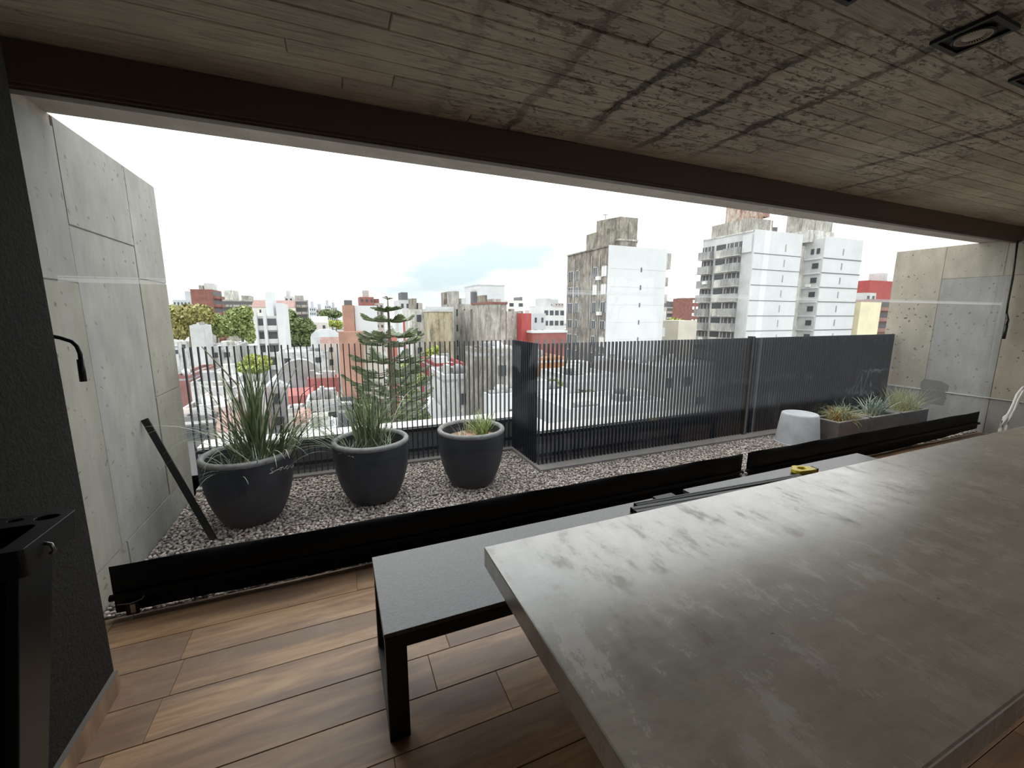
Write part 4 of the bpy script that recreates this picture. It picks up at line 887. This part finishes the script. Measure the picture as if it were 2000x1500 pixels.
# orange brick tower and the white block joined to it
tower('orange brick wall tower rising above the fence', 669, 691, 596, 52, 6, M_orange, None, roof=[(.2, .9, .6, M_recess)])
tower('large blank white block right of the orange brick tower', 692, 736, 597, 52.4, 7, M_wht, None, base=-.9)
tower('orange brick lower wing under the blank white block', 661, 708, 648, 50.5, 8, M_orange, None)
tower('pale low wall beneath the blank white block behind the pine', 708, 745, 648, 54, 6, cm(214,208,196), None)
tower('red strip wall showing through the pine branches', 790, 802, 620, 86, 5, M_red, None)
tower('narrow pinkish wall below the pine branches', 762, 775, 652, 60, 5, plain('pink_wall', (190,120,108)), None)
# low houses seen through the fence
H = house
H('long white roofed hall at the far left beyond the fence', 372, 458, 752, 696, -8, M_st4, M_corr, 'flat')
H('dark red shed at the far left edge beyond the fence', 338, 371, 740, 706, -8.5, plain('dark_red', (136,96,92)), M_groof)
H('pinkish flat roofed house below the white hall', 352, 442, 806, 764, -8.5, cm(214,200,194), plain('pink_roof', (190,178,174)), windows=[(.2,1.6,1,1.2),(.6,1.6,1,1.2)])
H('dark grey house with white sills at the lower left', 356, 420, 822, 800, -9, cm(120,118,120), M_wht2, windows=[(.2,1.2,1,1.4),(.55,1.2,1,1.4)])
H('small terracotta roofed house left of the first pot grass', 418, 470, 838, 816, -9.2, cm(214,206,200), M_tile, 'gablex')
H('white terrace house with long parapet behind the first pot grass', 446, 520, 768, 730, -7.8, M_st4, M_wht2, windows=[(.2,1.4,1.0,1.3),(.7,1.4,1.0,1.3)])
H('white corrugated shed left of the vaulted barn', 512, 566, 752, 722, -7.6, cm(176,176,178), M_corr, 'gabley', rise=1.0)
H('grey vaulted barn with spotted roof', 540, 632, 738, 700, -7.0, cm(160,160,162), M_groof, 'vault', rise=2.8)
H('red painted house with white framed window', 600, 662, 746, 728, -7.2, plain('pink_red_paint', (176,112,108)), M_redroof)
H('lower red roof in front of the red painted house', 562, 612, 768, 748, -8.0, M_redroof, M_redroof, 'gablex', rise=.8)
H('white garage like house under the red roofs', 598, 662, 790, 766, -8.6, M_st4, M_wht2, windows=[(.25,1.3,1.0,1.1),(.7,1.6,1.1,1.3)])
H('pink vaulted small roof under the first pot grass', 570, 606, 822, 804, -9, cm(206,196,190), plain('pink_tile', (176,136,130)), 'vault', rise=.8)
H('grey concrete yard wall below the red roofs', 560, 600, 806, 788, -9, cm(164,164,160), cm(190,190,186))
H('white house with dark gate at the bottom behind the pots', 600, 660, 846, 818, -9.4, M_wht, M_wht, windows=[(.3,1.4,1.1,1.2)])
H('dark grey house beneath the orange brick wall', 661, 696, 800, 764, -8.2, cm(96,98,102), M_groof)
H('low white house far behind the trees left of the white pillar block', 345, 400, 664, 654, -6, M_st4, M_wht2, 'gablex', rise=2)
H('white stepped house below the far left trees', 400, 460, 680, 668, -6.6, M_st4, M_wht2, windows=[(.3,1.6,1.2,1.2),(.7,1.6,1.2,1.2)])
H('white block between two green trees at left', 370, 396, 640, 634, -1.5, M_wht2, M_wht2)
H('white low roofs right of the white pillar block', 540, 640, 692, 680, -7.4, M_st4, M_wht2, windows=[(.2,1.4,1.2,1.2),(.5,1.4,1.2,1.2),(.8,1.4,1.2,1.2)])
H('grey house with tiled edge below the hill trees', 625, 662, 668, 658, -5, cm(190,178,170), M_tile, 'gablex', rise=1.4)
H('white wavy roofed hall below the hill trees', 606, 664, 656, 636, -4, M_wht2, M_corr, 'vault', rise=2)
H('pale long house on the hill slope left of the orange tower', 606, 640, 628, 620, -1, cm(214,206,200), M_wht2, 'gablex', rise=2)
H('white house with red fronted parapet right of the pine', 850, 906, 716, 700, -5.4, plain('red_parapet_paint', (150,76,74)), M_wht2)
H('tall white facade house with grey roof right of the pine', 866, 934, 740, 722, -5.2, M_st4, M_groof, windows=[(.66,2.2,1.3,1.2),(.72,4.6,1.1,1.0),(.5,7.2,1.6,1.4)])
H('white gabled outbuilding at the foot of the pine', 822, 872, 800, 778, -8.4, M_wht, M_wht, 'gabley', rise=1.5)
H('white garden house left of the tall white facade', 836, 868, 756, 742, -7, cm(214,214,214), M_wht2, 'gabley', rise=1.2, windows=[(.4,1.0,.8,1.0)])
H('tall dark grey party wall behind the third pot', 928, 956, 690, 684, -2.2, M_st1, M_groof)
H('grey stained party wall left of the fence corner', 955, 1006, 690, 684, -2.4, M_st2, M_groof)
H('low bright white wall behind the third pot tuft', 955, 1040, 778, 770, -6.6, M_wht, M_wht)
H('bright orange walled house right of the fence corner', 1046, 1102, 704, 690, -5, plain('orange_paint', (186,136,96)), M_wht2)
H('white wall house seen between the close slats', 1046, 1110, 770, 752, -7, M_wht, M_wht)
H('pale house row seen between the close slats', 1110, 1200, 740, 722, -6, M_wht2, M_wht)
H('white roofs seen low between the close slats', 1110, 1300, 800, 770, -7.6, M_wht, M_wht)
H('pale roofs right of the stained tower behind the slats', 1290, 1420, 720, 690, -6, M_wht2, M_wht2)
# filler of low white roofs farther out
gi = 0
for yy in range(110, 330, 22):
    for xx in range(-150, 330, 26):
        px = xx+random.uniform(-5,5); 
        if -45 < px < 8 and yy < 150: continue
        if random.random() < .42: continue
        z = random.uniform(-10.5, -7.5); m1 = random.choice((M_wht, M_st4, M_st4, cm(206,200,192))); m2 = random.choice((M_wht2, M_groof, M_corr, M_tile, M_wht))
        w_, d_ = random.uniform(6, 11), random.uniform(6, 9)
        if hits(px-w_, px+w_, yy-d_, yy+d_, .5): continue
        q = Vector((px, yy, z-HCAM)); sx_ = 1000+FPX*q.dot(R2)/q.dot(_f)
        if not 330 < sx_ < 1700: continue
        BOXES.append((px-w_, px+w_, yy-d_, yy+d_)); kd = {M_groof: 'grey', M_corr: 'zinc', M_tile: 'clay tiled', M_wht: 'white', M_wht2: 'off white'}[m2]
        lm = [n_ for lim, n_ in ((400,'below the far left trees'),(480,'under the loose green tree'),(560,'around the white pillar block'),(650,'left of the orange brick tower'),(700,'around the orange brick tower'),(800,'behind the tall pine'),
              (900,'below the ochre wall'),(1000,'below the white box tower'),(1110,'around the red wall building'),(1310,'around the stained tower'),(1500,'around the balcony tower'),(9999,'toward the right concrete wall')) if sx_ < lim][0]
        rw = 'among the nearer' if yy < 180 else ('among the middle' if yy < 255 else 'among the farthest')
        lb = 'low house with %s roof %s rooftops %s' % (kd, rw, lm)
        t = thing('house', lb, 'house', (px, yy, GZ), 'low houses '+rw+' rooftops '+lm+' with '+kd+' roofs')
        n_ = int(w_/1.5)
        for k_ in range(n_):
            if random.random() < .6: wbox('window', t, px-w_+(k_+.5)*2*w_/n_, yy-d_-.05, z-1.6, 1.1, .12, 1.3, M_pane)
        MB().box((px-w_, yy-d_, GZ), (px+w_, yy+d_, z)).build('wall', m1, t)
        wbox('roof_block', t, px+random.uniform(-.6,.6)*w_, yy+random.uniform(-.5,.5)*d_, z+1.2, 2.5, 2.0, 2.0, random.choice((M_st2, M_st3, M_wht2, M_groof))); MB().box((px-w_-.2, yy-d_-.2, z), (px+w_+.2, yy+d_+.2, z+.3)).build('roof', m2, t)

# trees
def leafcloud(blobs, n_, s, seed=0):
    r_ = np.random.default_rng(seed); vol = np.array([b_[1][0]*b_[1][1]*b_[1][2] for b_ in blobs])**.67; cnt = (n_*vol/vol.sum()).astype(int)
    V = []
    for (c_, rd), k in zip(blobs, cnt):
        d_ = r_.normal(size=(k,3)); d_ /= np.linalg.norm(d_, axis=1)[:,None]; rr = r_.uniform(.72, 1.04, (k,1))
        p = np.array(c_)+d_*rr*np.array(rd); u = r_.normal(size=(k,3)); u /= np.linalg.norm(u, axis=1)[:,None]; v_ = np.cross(u, d_+.5*r_.normal(size=(k,3))); v_ /= np.linalg.norm(v_, axis=1)[:,None]
        sz = s*r_.uniform(.6, 1.3, (k,1)); V.append(np.stack([p-u*sz, p+v_*sz*.6, p+u*sz, p-v_*sz*.6], 1))
    V = np.concatenate(V); k = len(V); return V.reshape(-1,3), k
def tree(label, base, h_, blobs, m_, n_, s, name='tree', group=None, trunk=True):
    t = thing(name, label, 'tree', base, group); V, k = leafcloud(blobs, n_, s, int(abs(base[0]*13+base[1])))
    V = V-np.array(base); me = bpy.data.meshes.new('foliage'); me.from_pydata(V.tolist(), [], np.arange(k*4).reshape(-1,4).tolist()); me.materials.append(m_)
    o_ = bpy.data.objects.new('foliage', me); C.objects.link(o_); o_.parent = t; tag(o_, kind='stuff')
    b_ = MB()
    for (c_, rd) in blobs: b_.lathe([(rd[0]*.72*sin(a_), -rd[2]*.72*cos(a_)) for a_ in np.linspace(0, pi, 7)], c_, 10)
    b_.build('inner_foliage', m_, t)
    if trunk: MB().tube([base, (base[0], base[1], base[2]+h_*.5), (base[0]+.3, base[1], base[2]+h_*.8)], [.5,.35,.15], 8).build('trunk', M_dry, t)
    return t
M_t1 = leafm('olive_foliage', (116,112,66), (160,154,92), (178,172,110)); M_t2 = leafm('green_foliage', (104,118,70), (148,160,96), (178,184,122)); M_t3 = leafm('dark_green_foliage', (76,94,60), (112,128,80), (142,150,96))
M_t4 = leafm('lime_foliage', (120,134,56), (166,176,84), (196,200,120))
def ptree(label, blobs_px, Y, m_, n_=2600, s=.5, ys=1.0, trunk=True, group=None, base=GZ):
    bl = []
    for px, py, rx, ry in blobs_px:
        c_ = P(px, py, 1, Y); sc_ = (c_-Vector((0,0,HCAM))).dot(_f)/FPX; bl.append(((c_.x, Y+random.uniform(-1,1)*ys, c_.z), (rx*sc_*.95, rx*sc_*ys, ry*sc_)))
    cx_ = sum(q[0][0] for q in bl)/len(bl); tp = max(q[0][2]+q[1][2] for q in bl)
    return tree(label, (cx_, Y, base), (tp-base), bl, m_, n_, s, trunk=trunk, group=group)
ptree('large olive tree crown against the left concrete wall', [(345,620,22,22),(370,614,24,18),(395,616,20,20),(350,640,20,22),(375,632,16,14)], 130, M_t1, 5000, .6)
ptree('green tree right of the olive crown at left', [(420,630,20,18),(408,622,14,14),(432,640,18,18)], 140, M_t2, 3200, .5)
ptree('loose green tree left of the white pillar block', [(462,622,22,20),(478,612,16,14),(450,640,18,16),(476,640,18,20),(488,655,10,18)], 155, M_t2, 3600, .5)
ptree('dense dark green tree right of the white pillar block', [(566,622,14,18),(580,640,24,20),(600,640,14,18),(575,660,22,16),(600,662,18,14)], 146, M_t3, 4600, .55)
ptree('dark trees on the hill left of the orange tower', [(640,612,16,7),(655,614,12,7)], 260, M_t3, 1200, .9)
ptree('bright green small trees on the slope left of the orange tower', [(648,632,12,6),(662,634,8,8)], 190, M_t4, 900, .6)
ptree('green tree between the stained tower and balcony tower', [(1312,634,12,14),(1326,636,10,12),(1316,652,14,12)], 100, M_t4, 1500, .4)
ptree('yellow green ivy mound on a roof behind the fence', [(478,716,14,12),(495,704,18,12),(515,706,16,12),(500,718,24,10)], 75, M_t4, 3000, .25, trunk=False)
ptree('dark garden tree left behind the pine trunk', [(712,800,20,26),(735,820,24,20),(705,835,14,16)], 36, M_t3, 3600, .22)
ptree('dark garden tree right behind the pine trunk', [(800,800,22,26),(778,820,20,24),(825,825,16,16)], 37, M_t3, 3600, .22)
ptree('bright green garden tree beside the red parapet', [(838,690,12,10),(852,684,8,8),(826,704,14,10)], 66, M_t4, 1800, .25)
ptree('green garden hedge right of the pine', [(800,716,20,10),(815,740,20,12),(780,735,18,12)], 50, M_t2, 2600, .25)
ptree('dark shrubs at the foot of the gabled outbuilding', [(805,770,16,12),(826,812,12,12)], 40, M_t3, 1600, .2)
ptree('green garden seen between the close slats', [(1075,750,20,10),(1130,770,30,16),(1180,780,30,16)], 43, M_t2, 2200, .25)
# Norfolk pine
nf_ = P(757, 580, 1, 22.0)
tn = thing('norfolk_pine', 'tall tiered pine standing just behind the slat fence', 'tree', (nf_.x, 22, GZ))
top = nf_.z; b = MB(); b.tube([(nf_.x+.05, 22, GZ), (nf_.x+.05, 22, -6), (nf_.x, 22, top-.6), (nf_.x, 22, top)], [.32,.2,.05,.015], 9); b.build('trunk', plain('pine_bark', (104,96,80)), tn)
M_pine = leafm('pine_needles', (72,84,58), (108,120,84), (140,146,108))
specs = [(.0, .10), (.62, .74), (1.05, 1.2), (1.80, 1.5), (2.15, 1.75), (3.0, 1.9)]
while specs[-1][0] < 10.5: specs.append((specs[-1][0]+random.uniform(.6, .8), min(2.5, specs[-1][1]+.06)+random.uniform(-.25, .15)))
for k, (dz, R_) in enumerate(specs):
    z = top-.08-dz; nb = 7 if k < 3 else 8; b = MB(); wd = MB(); a0 = random.uniform(0, 1)
    if k == 0: R_ = .22; nb = 5
    for j in range(nb):
        az = a0+2*pi*j/nb+random.uniform(-.2,.2); ln = R_*random.uniform(.78, 1.1); pts = []; K = 9; up = random.uniform(.12, .3); z_ = z+random.uniform(-.06, .06)
        for i in range(K+1):
            u = i/K; pts.append(Vector((nf_.x+cos(az)*ln*u, 22+sin(az)*ln*u, z_-.13*ln*sin(pi*u*.9)*(1 if k > 1 else -.5)+up*ln*u*u)))
        wd.tube(pts, [.022*(1-i/K)+.006 for i in range(K+1)], 4, False)
        sd = Vector((-sin(az), cos(az), 0)); fw = Vector((cos(az), sin(az), 0)); M_ = int(16+ln*14)
        for i in range(1, M_+1):
            u = i/M_
            if u < (.1 if k < 3 else .38) : continue
            if random.random() < .12: continue
            p0 = pts[min(K-1, int(u*K))].lerp(pts[min(K, int(u*K)+1)], u*K-int(u*K)); ll = (.10+.36*sin(pi*min(.97, .12+u*.86))*min(ln, 1.4)*.9)*random.uniform(.7, 1.2)
            if k == 0: ll = .07
            for s_ in (-1, 1):
                tw = random.uniform(.02, .2)
                q1 = p0+(sd*s_*.75+fw*.6)*ll*.5+Vector((0,0,.01)); q2 = p0+(sd*s_*.85+fw*.9)*ll*.95+Vector((0,0,.03+tw*ll))
                b.tube([p0, q1, q2], [.03,.045,.02] if k else [.012,.015,.006], 3, False)
    b.build('branch_whorl', M_pine, tn); wd.build('whorl_wood', M_dry, tn)
for o in bpy.data.objects:
    if '_local' in o: del o['_local']
